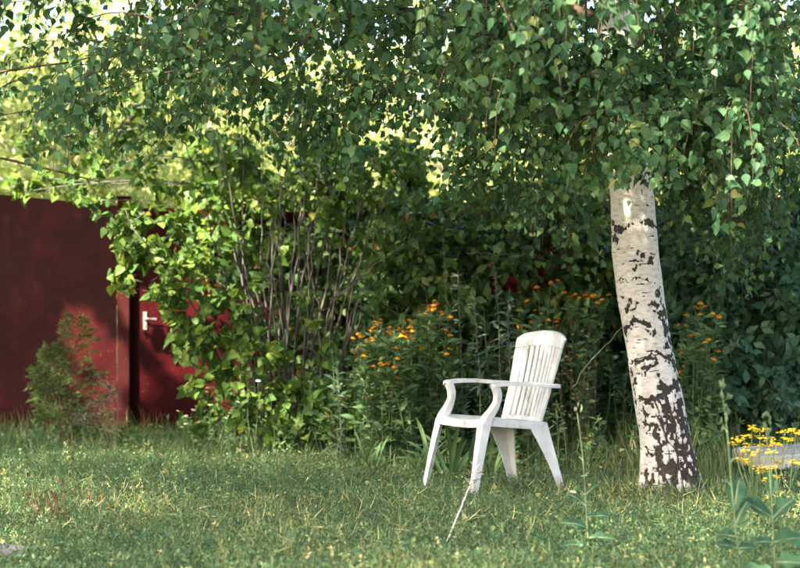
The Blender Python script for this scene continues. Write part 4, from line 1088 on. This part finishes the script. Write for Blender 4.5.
# red-brown dock stalks in the left of the lawn
for (pts, lab) in [([(41, 511, 34, 497), (40, 512, 25, 494)], 'short red-brown stalks nearest the left edge of the lawn'),
                   ([(56, 515, 43, 493), (58, 514, 52, 492), (60, 510, 55, 496), (66, 508, 62, 480), (57, 512, 47, 497)], 'tallest clump of red-brown stalks in the left of the lawn'),
                   ([(92, 507, 88, 483), (86, 504, 82, 499), (100, 506, 101, 494), (114, 510, 106, 500)], 'scattered thin red stalks right of the tall red clump')]:
    Y = EYE * F / (pts[0][1] + 8 - HOR)
    b = P(pts[0][0], 0, Y); b[2] = 0
    r0 = root('dock_stalks', b, lab, 'weed')
    for (u0, v0, u1, v1) in pts:
        a = P(u0, v0, Y); a[2] = 0.0; t = P(u1, v1, Y)
        world_obj('stem', tubes_mesh('stem', [(polyline([a, (a + t) / 2 + (.004, 0, 0), t], 7), np.linspace(.0045, .0018, 7))], M['red_stalk'], 5), r0)
        N = 14; f = rng.random(N)[:, None] * .8 + .2
        leaves(r0, 'seed_leaf', 'seed_leaves', DIAMOND, a * (1 - f) + t * f, rand_dirs(N, .8), rand_dirs(N), rng.uniform(.012, .028, N), rng.random(N), M['red_stalk'])

# stones
def stone(name, label, c, size, seed, mat):
    bm = bmesh.new(); bmesh.ops.create_icosphere(bm, subdivisions=3, radius=1)
    rs = np.random.default_rng(seed); k = rs.random(3) * 9
    for v in bm.verts:
        p = np.array(v.co); nn = float(vnoise(np.array([p[0] * 1.6 + k[0]]), np.array([p[1] * 1.6 + k[1]]), np.array([p[2] * 1.6 + k[2]]))[0])
        p = np.sign(p) * np.abs(p) ** 0.7
        p = p * (0.78 + 0.42 * nn); v.co = Vector(p * np.array(size))
    o = bm_obj(name, bm, mat); o.location = c; tag(o, label, 'stone')
Ys = EYE * F / (552 - HOR)
stone('stone', 'flat pale stone half sunk in the grass in the lower left corner', (float((6 - 400) / F * Ys), Ys, 0.0), (0.085, 0.08, 0.030), 3, M['old_stone'])

def slab():
    bm = bmesh.new()
    Y = 11.1; c = P(800, 0, Y)
    n = 14
    rs = np.random.default_rng(4)
    outl = []
    for i in range(28):
        a = 2 * math.pi * i / 28; r = 1 / max(abs(math.cos(a)) / 0.46, abs(math.sin(a)) / 0.28)
        r = min(r, 0.5) * (1 + rs.normal() * 0.012); outl.append((math.cos(a) * r, math.sin(a) * r))
    loft(bm, [[(x, y, 0.0) for x, y in outl], [(x, y, 0.075) for x, y in outl], [(x * .98, y * .97, 0.085) for x, y in outl], [(x * .5, y * .5, 0.087) for x, y in outl]])
    o = bm_obj('concrete_slab', bm, M['concrete'], None, smooth=False); o.location = (c[0] + 0.05, Y - .1, 0.085); o.rotation_euler = (R(2), R(-3), R(12))
    tag(o, 'pale concrete slab lying in the grass at the right edge', 'slab')
slab()

# ------------------------------------------------------------------ border plants
def pts_in(n, u0, u1, v0, v1):
    return [(random.uniform(u0, u1), random.uniform(v0, v1)) for _ in range(n)]
flower_plant('orange_flower_plant', 'orange-flowered plant at the lilac stems, leftmost of the orange clumps', [(358, 332), (362, 335), (371, 330), (376, 321), (381, 319), (372, 337), (360, 348), (366, 350), (378, 323), (390, 327), (354, 351), (392, 333), (388, 361), (370, 395)], 11.6, 378)
flower_plant('orange_flower_plant', 'orange-flowered plant with the densest heads, left of the chair', [(368, 364), (374, 366), (382, 364), (399, 328), (404, 330), (409, 331), (401, 334), (407, 336), (413, 337), (410, 326), (388, 348), (397, 347), (405, 352), (412, 348), (398, 357), (383, 364), (393, 368), (398, 377), (405, 366), (399, 390), (402, 393), (386, 432)], 11.5, 402)
flower_plant('orange_flower_plant', 'tall orange-flowered plant beside the left front leg of the chair', [(410, 319), (420, 311), (425, 313), (430, 305), (433, 309), (441, 311), (432, 325), (422, 347), (419, 324), (449, 348), (450, 315), (446, 329), (434, 304), (427, 310)], 11.7, 430)
flower_plant('orange_flower_plant', 'orange-flowered plant showing just above the chair back', [(520, 292), (519, 308), (542, 313), (549, 319), (520, 326), (533, 321), (529, 325), (558, 317), (537, 286), (551, 283), (556, 321), (551, 281)], 12.3, 532)
flower_plant('orange_flower_plant', 'orange-flowered plant between the chair back and the birch trunk', [(564, 291), (575, 293), (585, 294), (593, 294), (602, 298), (588, 297), (572, 357), (578, 354), (598, 301), (545, 343), (543, 316)], 12.4, 580)
flower_plant('orange_flower_plant', 'orange-flowered plant touching the right side of the birch trunk', [(695, 306), (705, 306), (687, 314), (686, 324), (700, 313), (708, 338), (705, 341), (696, 348), (701, 352), (681, 352), (684, 365), (718, 350), (719, 315), (681, 371), (690, 335), (712, 312)], 11.6, 697)
# pinkish dried seed plant behind the chair
flower_plant('dry_seed_plant', 'brown dried seed plant behind the chair back', pts_in(10, 552, 602, 318, 372), 11.8, 580, 'dry', [flower_head_mesh('seed_head', 7, 0.010, 0.003, M['dry'], M['flower_eye'], 0.3)], leaf=0.035, nleaf=16, stem='twig')

def silver_stalk(label, pts, Y, nleaf=34, leaf=0.10, mat='silver_leaf'):
    b = P(pts[0][0], 0, Y); b[2] = 0
    nleaf = int(nleaf * 1.8)
    r0 = root('silvery_weed', b, label, 'weed')
    pl = polyline([b + (0, 0, -.01)] + [P(u, v, Y) for u, v in pts[1:]], 24)
    world_obj('stem', tubes_mesh('stem', [(pl, np.linspace(0.0045, 0.002, 24))], M['green_stem'], 6), r0)
    f = np.sort(rng.random(nleaf)) * 0.85 + 0.1
    p = pl[(f * 23).astype(int)]
    a = np.arange(nleaf) * 2.4
    d = np.stack([np.cos(a), np.sin(a), -0.3 + 1.1 * rng.random(nleaf)], -1) + rng.normal(size=(nleaf, 3)) * .35
    leaves(r0, 'leaf', 'small_leaves', OVAL, p, d, np.array([0, -.4, 1]) + rng.normal(size=(nleaf, 3)) * .3, leaf * (1.15 - 0.7 * f) * rng.uniform(.45, 1.35, nleaf), rng.random(nleaf), M[mat], promote=nleaf, wid=rng.uniform(.3, .65, nleaf))
silver_stalk('bare pale stalk rising highest behind the left chair arm', [(455, 0), (452, 400), (447, 310), (443, 236)], 12.0, 16, 0.06)
silver_stalk('silvery-leaved weed stalk behind the chair\'s left arm', [(464, 0), (462, 380), (459, 300), (458, 270)], 11.9, 44)
silver_stalk('silvery-leaved weed stalk second from the chair\'s left arm', [(480, 0), (480, 380), (476, 330), (474, 290)], 11.8, 40)
silver_stalk('tallest silvery-leaved stalk left of the chair back', [(502, 0), (500, 380), (498, 310), (492, 256)], 11.9, 52)
silver_stalk('silvery-leaved weed stalk against the chair back', [(512, 0), (510, 370), (508, 320), (510, 288)], 11.7, 44)
silver_stalk('low grey-green weed stalk in front of the lilac', [(340, 0), (341, 430), (338, 400), (336, 380)], 11.5, 30, 0.07)
silver_stalk('slim green weed stalk behind the chair\'s rear leg', [(566, 0), (566, 450), (562, 420), (556, 400)], 10.9, 26, 0.06, 'weed_leaf')

# strap-leaved iris clump behind the chair legs
def iris():
    b = P(452, 0, 10.9); b[2] = 0
    r0 = root('iris_clump', b, 'clump of long strap-shaped leaves behind the front legs of the chair', 'plant')
    specs = [(432, 446, 412, 398, .030), (440, 448, 400, 432, .026), (446, 450, 398, 446, .028), (448, 450, 418, 420, .026), (452, 452, 470, 428, .034), (455, 450, 488, 432, .036), (460, 452, 500, 448, .034), (462, 452, 520, 440, .030),
             (450, 452, 462, 405, .028), (442, 450, 424, 440, .024), (468, 454, 478, 415, .026), (470, 456, 535, 462, .03), (436, 452, 392, 455, .026), (458, 456, 436, 462, .03), (476, 458, 505, 425, .028), (452, 450, 445, 410, .024)]
    for (u0, v0, u1, v1, wd) in specs:
        a = P(u0, v0, 10.9 + random.uniform(-.15, .15)); a[2] = 0
        t = P(u1, v1, 10.8 + random.uniform(-.3, .2))
        dv = t - a; L = np.linalg.norm(dv) * 1.15
        d = dv / np.linalg.norm(dv) + np.array([0, 0, 0.42])
        d = d / np.linalg.norm(d)
        leaf_object(r0, 'leaf', a, d, (0.1, -1, 0.5), L, wd, M['weed_leaf'], random.random(), 0.36, 9, ([0, .1, .4, .8, 1], [.6, .8, 1, .7, .02]))
iris()

def strap_tuft(label, u, Y, n, h, spread):
    b = P(u, 0, Y); b[2] = 0
    r0 = root('leafy_tuft', b, label, 'plant')
    for i in range(n):
        a = i * 2.4 + random.random(); el = random.uniform(50, 82)
        d = (math.cos(a) * math.cos(R(el)) * spread, math.sin(a) * math.cos(R(el)) * spread, math.sin(R(el)))
        leaf_object(r0, 'leaf', b + np.array([random.uniform(-.05, .05), random.uniform(-.05, .05), 0]), d, (-d[0], -d[1] - .4, .5), h * random.uniform(.6, 1.1), 0.018, M['weed_leaf'], random.random(), 0.3, 8, ([0, .1, .4, .8, 1], [.6, .8, 1, .7, .02]))
strap_tuft('tuft of upright narrow leaves at the left front leg of the chair', 418, 10.9, 11, .36, 1.0)
strap_tuft('tuft of arching leaves between the chair legs', 492, 10.7, 12, .34, 1.4)
strap_tuft('tuft of arching leaves behind the rear legs of the chair', 590, 10.9, 10, .40, 1.2)
strap_tuft('tuft of narrow leaves below the orange flowers', 372, 11.2, 12, .38, 1.0)

# low mixed weeds at the border: many small leafy plants, each on its own stem
def leafy_weed(label, u, Y, h, n, leaf, mat='weed_leaf', group=None, wid=.6):
    b = P(u, 0, Y); b[2] = 0
    r0 = root('leafy_weed', b, label, 'weed', group)
    lp, ld, ls = [], [], []
    for k in range(3):
        top = b + np.array([random.uniform(-.12, .12), random.uniform(-.1, .1), h * random.uniform(.65, 1)])
        pl = polyline([b + (random.uniform(-.03, .03), 0, -.01), (b + top) / 2 + (random.uniform(-.03, .03), 0, 0), top], 8)
        world_obj('stem', tubes_mesh('stem', [(pl, np.linspace(.004, .0015, 8))], M['green_stem'], 5), r0)
        m = n // 3
        f = rng.random(m) * 6.99; i0 = f.astype(int); ff = (f - i0)[:, None]
        lp.append(pl[i0] * (1 - ff) + pl[i0 + 1] * ff); dd = rng.normal(size=(m, 3)); dd[:, 2] = np.abs(dd[:, 2]) * .5; ld.append(dd); ls.append(rng.uniform(.6, 1.15, m) * leaf)
    lp, ld, ls = np.concatenate(lp), np.concatenate(ld), np.concatenate(ls); N = len(lp)
    leaves(r0, 'leaf', 'small_leaves', OVAL, lp, ld, np.array([0, -.5, 1]) + rng.normal(size=(N, 3)) * .5, ls, rng.random(N), M[mat], promote=N // 3, wid=np.full(N, wid))
ZONES = [(-60, 118, 'in front of the red wall'), (118, 215, 'below the red door'), (215, 340, 'under the lilac'), (340, 425, 'below the orange flowers left of the chair'),
         (425, 575, 'behind the chair'), (575, 640, 'between the chair and the birch'), (640, 735, 'at the foot of the birch'), (735, 900, 'near the concrete slab')]
def border_weed(u, Y, h, n, leaf, mat, wid, tall):
    z = [q[2] for q in ZONES if q[0] <= u < q[1]][0]
    lab = ('tall leafy stem rising ' if tall else 'low leafy green weed ') + z
    leafy_weed(lab, u, Y, h, n, leaf, mat, ('tall stems ' if tall else 'low weeds ') + z, wid)
for i in range(40):
    u = -10 + i * 21 + random.uniform(-8, 8)
    Yb = float(np.interp(u, [0, 100, 200, 320, 420, 560, 640, 720, 800], [13.3, 13.2, 12.6, 11.9, 11.7, 11.3, 10.9, 10.9, 11.2])) + random.uniform(-.1, .6)
    border_weed(u, Yb, random.uniform(.18, .5) * (0.55 if u < 180 else 1), 60, random.uniform(.05, .085), random.choice(['weed_leaf', 'weed_leaf', 'shrub_leaf', 'tuft']), random.choice((.5, .7, .95)), False)
for i in range(46):
    u = 345 + (i % 23) * 19.5 + random.uniform(-8, 8)
    border_weed(u, 12.0 + (i // 23) * .5 + random.uniform(-.2, .3), random.uniform(.6, 1.15), 84, random.uniform(.07, .11), random.choice(['weed_leaf', 'shrub_leaf', 'dark_leaf']), random.choice((.45, .6, .85)), True)

# feathery young conifer and dry weed before the red wall
def feathery():
    Y = 13.4
    b = P(68, 0, Y); b[2] = 0
    r0 = root('feathery_shrub', b, 'feathery conifer-like young shrub against the dark red wall', 'shrub')
    tops = [[(66, 0), (70, 400), (74, 350), (77, 320)], [(58, 0), (54, 410), (46, 385), (38, 372)], [(64, 0), (60, 400), (52, 370), (50, 350)]]
    lp, ld, ls = [], [], []
    for k, st in enumerate(tops):
        pl = polyline([b + (random.uniform(-.05, .05), 0, -.01)] + [P(u, v, Y) for u, v in st[1:]], 20)
        world_obj('stem', tubes_mesh('stem', [(pl, np.linspace(.008, .002, 20))], M['twig'], 6), r0)
        for i in range(3, 20):
            for s in range(2):
                a = (0 if s else math.pi) + random.uniform(-.9, .9); L = (0.32 * (1 - i / 20) + 0.07) * (1 if k == 0 else .7) * random.uniform(.7, 1.15)
                d = np.array([math.cos(a), math.sin(a) * .8, 0.38])
                br = polyline([pl[i], pl[i] + d * L * .6 + (0, 0, .02), pl[i] + d * L + (0, 0, -0.02)], 7)
                world_obj('branch', tubes_mesh('branch', [(br, np.linspace(.0025, .001, 7))], M['twig'], 4), r0)
                m = int(48 * L / .3) + (40 if k == 0 else 20)
                f = rng.random(m) * 5.99; i0 = f.astype(int); ff = (f - i0)[:, None]
                lp.append(br[i0] * (1 - ff) + br[i0 + 1] * ff); dd = d * .9 + rng.normal(size=(m, 3)) * .55; ld.append(dd); ls.append(rng.uniform(.025, .065, m))
    lp, ld, ls = np.concatenate(lp), np.concatenate(ld), np.concatenate(ls); N = len(lp)
    leaves(r0, 'needle', 'needles', DIAMOND, lp, ld, rand_dirs(N), ls, np.clip(rng.random(N) * .7 + (lp[:, 2] - .3) * .25, 0, 1), M['conifer'], wid=np.full(N, .24))
    b = P(108, 0, 13.0); b[2] = 0
    r0 = root('dry_weed', b, 'grey withered weed at the foot of the gate post', 'weed')
    lines = []; lp = []
    for (pts) in ([(112, 0), (108, 415), (98, 405), (80, 412)], [(114, 0), (112, 410), (104, 400), (90, 404)], [(118, 0), (112, 400), (105, 385), (97, 376)], [(112, 0), (100, 418), (88, 416), (76, 420)], [(116, 0), (118, 400), (112, 390), (108, 384)], [(110, 0), (96, 424), (86, 420), (74, 414)]):
        pl = polyline([P(pts[0][0], 0, 13.0) * np.array([1, 1, 0])] + [P(u, v, 13.0 + random.uniform(-.1, .1)) for u, v in pts[1:]], 14)
        world_obj('stem', tubes_mesh('stem', [(pl, np.linspace(.003, .0015, 14))], M['dry_grey'], 5), r0)
        lp.append(np.repeat(pl[5:], 16, 0) + rng.normal(size=(9 * 16, 3)) * .02)
    lp = np.concatenate(lp); N = len(lp)
    leaves(r0, 'husk', 'withered_leaves', DIAMOND, lp, rand_dirs(N, -.2), rand_dirs(N), rng.uniform(.012, .032, N), rng.random(N), M['dry_grey'], wid=np.full(N, .6))
feathery()
leafy_weed('yellow-green weed at the foot of the gate post, coloured to stand in for sunlit ground', 136, 13.6, .20, 60, .055, 'lilac_leaf', None, .9)  # bright leaf colour stands in for the sunlit ground beside the post

# dead bare twigs across the thicket
for (pts, r_, lab) in [([(466, 252, 12.2), (490, 254, 12.2), (530, 256, 12.2), (560, 262, 12.2)], .006, 'thin bare dead branch lying level across the thicket left of the birch'),
                       ([(572, 388, 11.4), (590, 362, 11.4), (612, 338, 11.4), (626, 322, 11.3)], .004, 'pale dry stalk slanting up from the chair back to the birch trunk'),
                       ([(330, 300, 12.2), (352, 286, 12.2), (380, 262, 12.2), (425, 235, 12.3)], .008, 'grey bare branch slanting out of the lilac to the right')]:
    pl = polyline([P(*q) for q in pts], 14); pl[1:-1] += rng.normal(size=(12, 3)) * .006
    o = world_obj('bare_branch', tubes_mesh('bare_branch', [(pl, np.linspace(r_, r_ * .4, 14))], M['shrub_bark'] if r_ > .005 else M['pale_stem'], 6))
    tag(o, lab, 'branch')

# ------------------------------------------------------------------ shrubs
build_lilac()
auto_shrub('leafy_shrub', 'tall green shrub right of the lilac, behind the orange flowers', 372, 485, 200, 430, 13.3, 9, 88, 80, OVAL, 'shrub_leaf', 0.108, 200)
auto_shrub('leafy_shrub', 'tall green shrub behind the chair back', 470, 625, 185, 430, 13.4, 10, 110, 80, BIRCH, 'shrub_leaf', 0.092, 220)
auto_shrub('dark_shrub', 'dark glossy shrub right of the birch trunk', 672, 790, 212, 418, 12.5, 9, 96, 78, OVAL, 'dark_leaf', 0.100, 240)
auto_shrub('dark_shrub', 'dark shrub at the right edge behind the concrete slab', 765, 890, 190, 430, 12.9, 7, 76, 74, OVAL, 'dark_leaf', 0.105, 100)
auto_shrub('dark_shrub', 'dark shrub directly behind the birch trunk', 590, 705, 190, 430, 13.6, 7, 72, 74, BIRCH, 'dark_leaf', 0.095, 60)
auto_shrub('leafy_shrub', 'low shrub at the foot of the lilac stems', 310, 440, 360, 435, 12.8, 6, 36, 60, HEART, 'shrub_leaf', 0.082, 80)
auto_shrub('leafy_shrub', 'yellow-green shrub showing over the fence behind the lilac', 190, 430, 150, 275, 14.4, 8, 62, 60, HEART, 'lilac_leaf', 0.095, 40, dy=.3)
auto_shrub('dark_shrub', 'dark shrub filling the gap between the lilac stems and the fence', 235, 400, 225, 435, 14.2, 8, 84, 60, OVAL, 'shrub_leaf', 0.10, 40, dy=.3)

# ------------------------------------------------------------------ red sheet-metal fence, gate wall and door
def red_mat(name, a, b, c, rough):
    m, t, out = new_mat(name)
    tc = t.nodes.new("ShaderNodeTexCoord")
    n = t.nodes.new("ShaderNodeTexNoise"); n.inputs['Scale'].default_value = 2.2; n.inputs['Detail'].default_value = 8; n.inputs['Roughness'].default_value = .6
    t.links.new(tc.outputs['Object'], n.inputs['Vector'])
    r = ramp_node(t, [(.3, a), (.5, b), (.7, c)], n.outputs[0])
    n2 = t.nodes.new("ShaderNodeTexNoise"); n2.inputs['Scale'].default_value = 55; n2.inputs['Detail'].default_value = 6
    t.links.new(tc.outputs['Object'], n2.inputs['Vector'])
    sp = ramp_node(t, [(.62, (0, 0, 0)), (.72, (.5, .5, .5))], n2.outputs[0])
    mx = t.nodes.new("ShaderNodeMix"); mx.data_type = 'RGBA'; mx.inputs[7].default_value = (.11, .05, .03, 1)
    t.links.new(sp.outputs[0], mx.inputs[0]); t.links.new(r.outputs[0], mx.inputs[6])
    pr = t.nodes.new("ShaderNodeBsdfPrincipled"); t.links.new(mx.outputs[2], pr.inputs['Base Color'])
    pr.inputs['Specular IOR Level'].default_value = .06
    rr = t.nodes.new("ShaderNodeMapRange"); rr.inputs[3].default_value = rough - .1; rr.inputs[4].default_value = rough + .15
    t.links.new(n2.outputs[0], rr.inputs[0]); t.links.new(rr.outputs[0], pr.inputs['Roughness'])
    bp = t.nodes.new("ShaderNodeBump"); bp.inputs['Strength'].default_value = .25; bp.inputs['Distance'].default_value = .02
    t.links.new(n.outputs[0], bp.inputs['Height']); t.links.new(bp.outputs[0], pr.inputs['Normal'])
    t.links.new(pr.outputs[0], out.inputs[0])
    return m
M['red_paint'] = red_mat('red_paint', (.015, .0013, .0022), (.024, .0017, .0027), (.046, .0034, .0045), .36)
M['red_dark'] = red_mat('red_dark', (.022, .004, .005), (.032, .0055, .006), (.050, .010, .009), .5)

def sheet(name, parent, x0, x1, z0, z1a, z1b, th, mat, dent=0.012, n=16, seed=1.0):
    """thin painted steel sheet in the parent's x-z plane, slightly dented, sloping top"""
    bm = bmesh.new()
    def fn(s, t, q):
        x = x0 + (x1 - x0) * s; top = z1a + (z1b - z1a) * s; z = z0 + (top - z0) * t
        d = float(vnoise(np.array([x * 1.7 + seed]), np.array([z * 1.7]), np.array([seed * 3.1]))[0] - .5) * dent * (1 if 0 < s < 1 and 0 < t < 1 else 0)
        return (x, q + d, z)
    patch(bm, fn, 0, 1, 0, 1, n, n, th)
    return bm_obj(name, bm, mat, parent)

def bar(name, parent, x0, x1, y0, y1, z0, z1, mat, bevel=0.004):
    bm = bmesh.new()
    loft(bm, [[(x0, y0, z), (x1, y0, z), (x1, y1, z), (x0, y1, z)] for z in (z0, z1)])
    return bm_obj(name, bm, mat, parent, bevel)

def fence():
    YF = 14.9
    def gx(u): return (u - 400) / F * YF
    # wall of sheet steel at the left, turned a little
    xa = gx(117); g = root('red_metal_wall', (xa, YF, 0), 'large dark red sheet-metal wall at the left edge', 'wall', rot=(0, 0, R(-14)))
    sheet('panel', g, -1.30, -0.004, 0.02, 2.16, 2.02, .006, M['red_paint'], seed=1.3)
    sheet('panel', g, -2.70, -1.306, 0.02, 2.30, 2.16, .006, M['red_paint'], seed=4.3)
    for z in (0.35, 1.15, 1.85): bar('rail', g, -2.7, -.01, .03, .07, z, z + .05, M['red_dark'])
    # post
    o = root('gate_post', (gx(124.5), YF - .02, 0), 'square red steel post between the wall and the door', 'post')
    bar('post_tube', o, -.055, .055, -.05, .05, -.02, 2.08, M['red_dark'], .008)
    bar('post_cap', o, -.062, .062, -.057, .057, 2.081, 2.10, M['red_dark'], .006)
    for z in (.4, 1.55): bar('hinge', o, -.10, -.0552, -.048, -.03, z, z + .09, M['red_dark'], .004)
    # door
    d = root('red_metal_door', (gx(138), YF + .02, 0), 'dark red metal door with steel lock plate, half hidden by the lilac', 'door')
    sheet('panel', d, 0.0, .92, .05, 2.0, 2.0, .006, M['red_paint'], .006, seed=2.2)
    bar('dark_gap_plate', d, -.115, .0, .03, .06, 0, 2.02, M['red_dark'])  # dark plate added behind the gap to give it a shadow tone
    lp = bar('lock_plate', d, .042, .078, -.012, -.001, .93, 1.09, M['steel'], .003)
    bm = bmesh.new()
    hp = polyline([(.058, -.012, 1.03), (.058, -.045, 1.03), (.075, -.055, 1.03), (.17, -.055, 1.026)], 14)
    secs = []
    for p in hp: secs.append([(p[0] + (0 if p[0] > .07 else c * .007), p[1] + (c * .006 if p[0] > .07 else 0), p[2] + e * .007) for c, e in ((-1, -1), (1, -1), (1, 1), (-1, 1))])
    loft(bm, secs); bm_obj('handle', bm, M['steel'], lp, .002)
    bm = bmesh.new(); loft(bm, [[(.058 + math.cos(a) * .009, y, .965 + math.sin(a) * .012) for a in np.linspace(0, 5.6, 9)] for y in (-.018, -.0121)]); bm_obj('key_cylinder', bm, M['steel'], lp)
    # fence running on behind the shrubs
    f = root('red_metal_fence', (gx(138) + .95, YF + .05, 0), 'red sheet-metal fence running behind the shrubs', 'fence')
    x = 0
    k = 0
    while x < 7.6:
        wd = 1.25
        sheet('panel', f, x, x + wd - .004, .03, 2.02 + .04 * math.sin(k), 2.02 + .04 * math.sin(k + 1), .005, M['red_paint'], .012, 10, seed=k * 1.7)
        bar('post', f, x - .03, x + .03, .02, .08, -.02, 2.05, M['red_dark'])
        x += wd; k += 1
    for z in (.4, 1.6): bar('rail', f, -.02, x, .085, .12, z, z + .05, M['red_dark'])
fence()

# ------------------------------------------------------------------ sunlit trees beyond the fence
def far_crown(nc, k, rad, leaf, seed):
    rs = np.random.default_rng(seed)
    c = unit(rs.normal(size=(nc, 3))) * (rs.random(nc) ** 0.5)[:, None] * np.array(rad)
    p = np.repeat(c, k, 0) + rs.normal(size=(nc * k, 3)) * 0.28
    N = len(p)
    d = rs.normal(size=(N, 3)); d[:, 2] -= .6
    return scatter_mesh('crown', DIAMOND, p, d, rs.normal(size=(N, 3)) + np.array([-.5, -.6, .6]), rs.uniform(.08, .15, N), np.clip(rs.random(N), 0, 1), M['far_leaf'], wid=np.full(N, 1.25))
FC = [far_crown(84, 120, (2.3, 2.0, 2.6), .1, 21), far_crown(84, 120, (2.6, 2.0, 2.2), .1, 22)]
def far_tree(X, Y, zc, sc, k, rot, label):
    r0 = root('garden_tree', (X, Y, 0), label, 'tree', 'sunlit trees beyond the fence')
    pl = polyline([(X, Y, -.05), (X + .1, Y, zc * .5), (X - .05, Y, zc + .8)], 12)
    world_obj('trunk', tubes_mesh('trunk', [(pl, np.linspace(.14, .04, 12))], M['far_bark'], 10), r0)
    for i in range(7):
        a = i * 2.4; z0 = zc * .5 + i * .25
        q = polyline([(X, Y, z0), (X + math.cos(a) * .8, Y + math.sin(a) * .8, z0 + .6), (X + math.cos(a) * 1.7, Y + math.sin(a) * 1.6, z0 + 1.3)], 8)
        world_obj('branch', tubes_mesh('branch', [(q, np.linspace(.045, .01, 8))], M['far_bark'], 6), r0)
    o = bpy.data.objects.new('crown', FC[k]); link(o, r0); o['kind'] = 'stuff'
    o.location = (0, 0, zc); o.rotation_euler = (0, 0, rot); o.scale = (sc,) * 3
far_tree(-5.2, 20.5, 3.2, 1.0, 0, .3, 'sunlit tree over the wall in the upper left corner')
far_tree(-3.1, 17.3, 2.9, .72, 1, .8, 'sunlit tree just behind the red wall and door')
far_tree(-2.2, 22.0, 3.3, 1.0, 1, 1.3, 'sunlit tree behind the lilac top')
far_tree(1.2, 22.5, 3.1, 1.05, 0, 2.2, 'sunlit tree behind the middle of the birch crown')
far_tree(4.4, 21.5, 3.1, .95, 1, 3.4, 'sunlit tree right of the birch trunk beyond the fence')
far_tree(7.6, 23.0, 3.4, 1.05, 0, 4.4, 'sunlit tree at the right edge beyond the fence')
far_tree(-8.5, 23.5, 3.5, 1.1, 1, 5.0, 'sunlit tree beyond the wall, outermost on the left')
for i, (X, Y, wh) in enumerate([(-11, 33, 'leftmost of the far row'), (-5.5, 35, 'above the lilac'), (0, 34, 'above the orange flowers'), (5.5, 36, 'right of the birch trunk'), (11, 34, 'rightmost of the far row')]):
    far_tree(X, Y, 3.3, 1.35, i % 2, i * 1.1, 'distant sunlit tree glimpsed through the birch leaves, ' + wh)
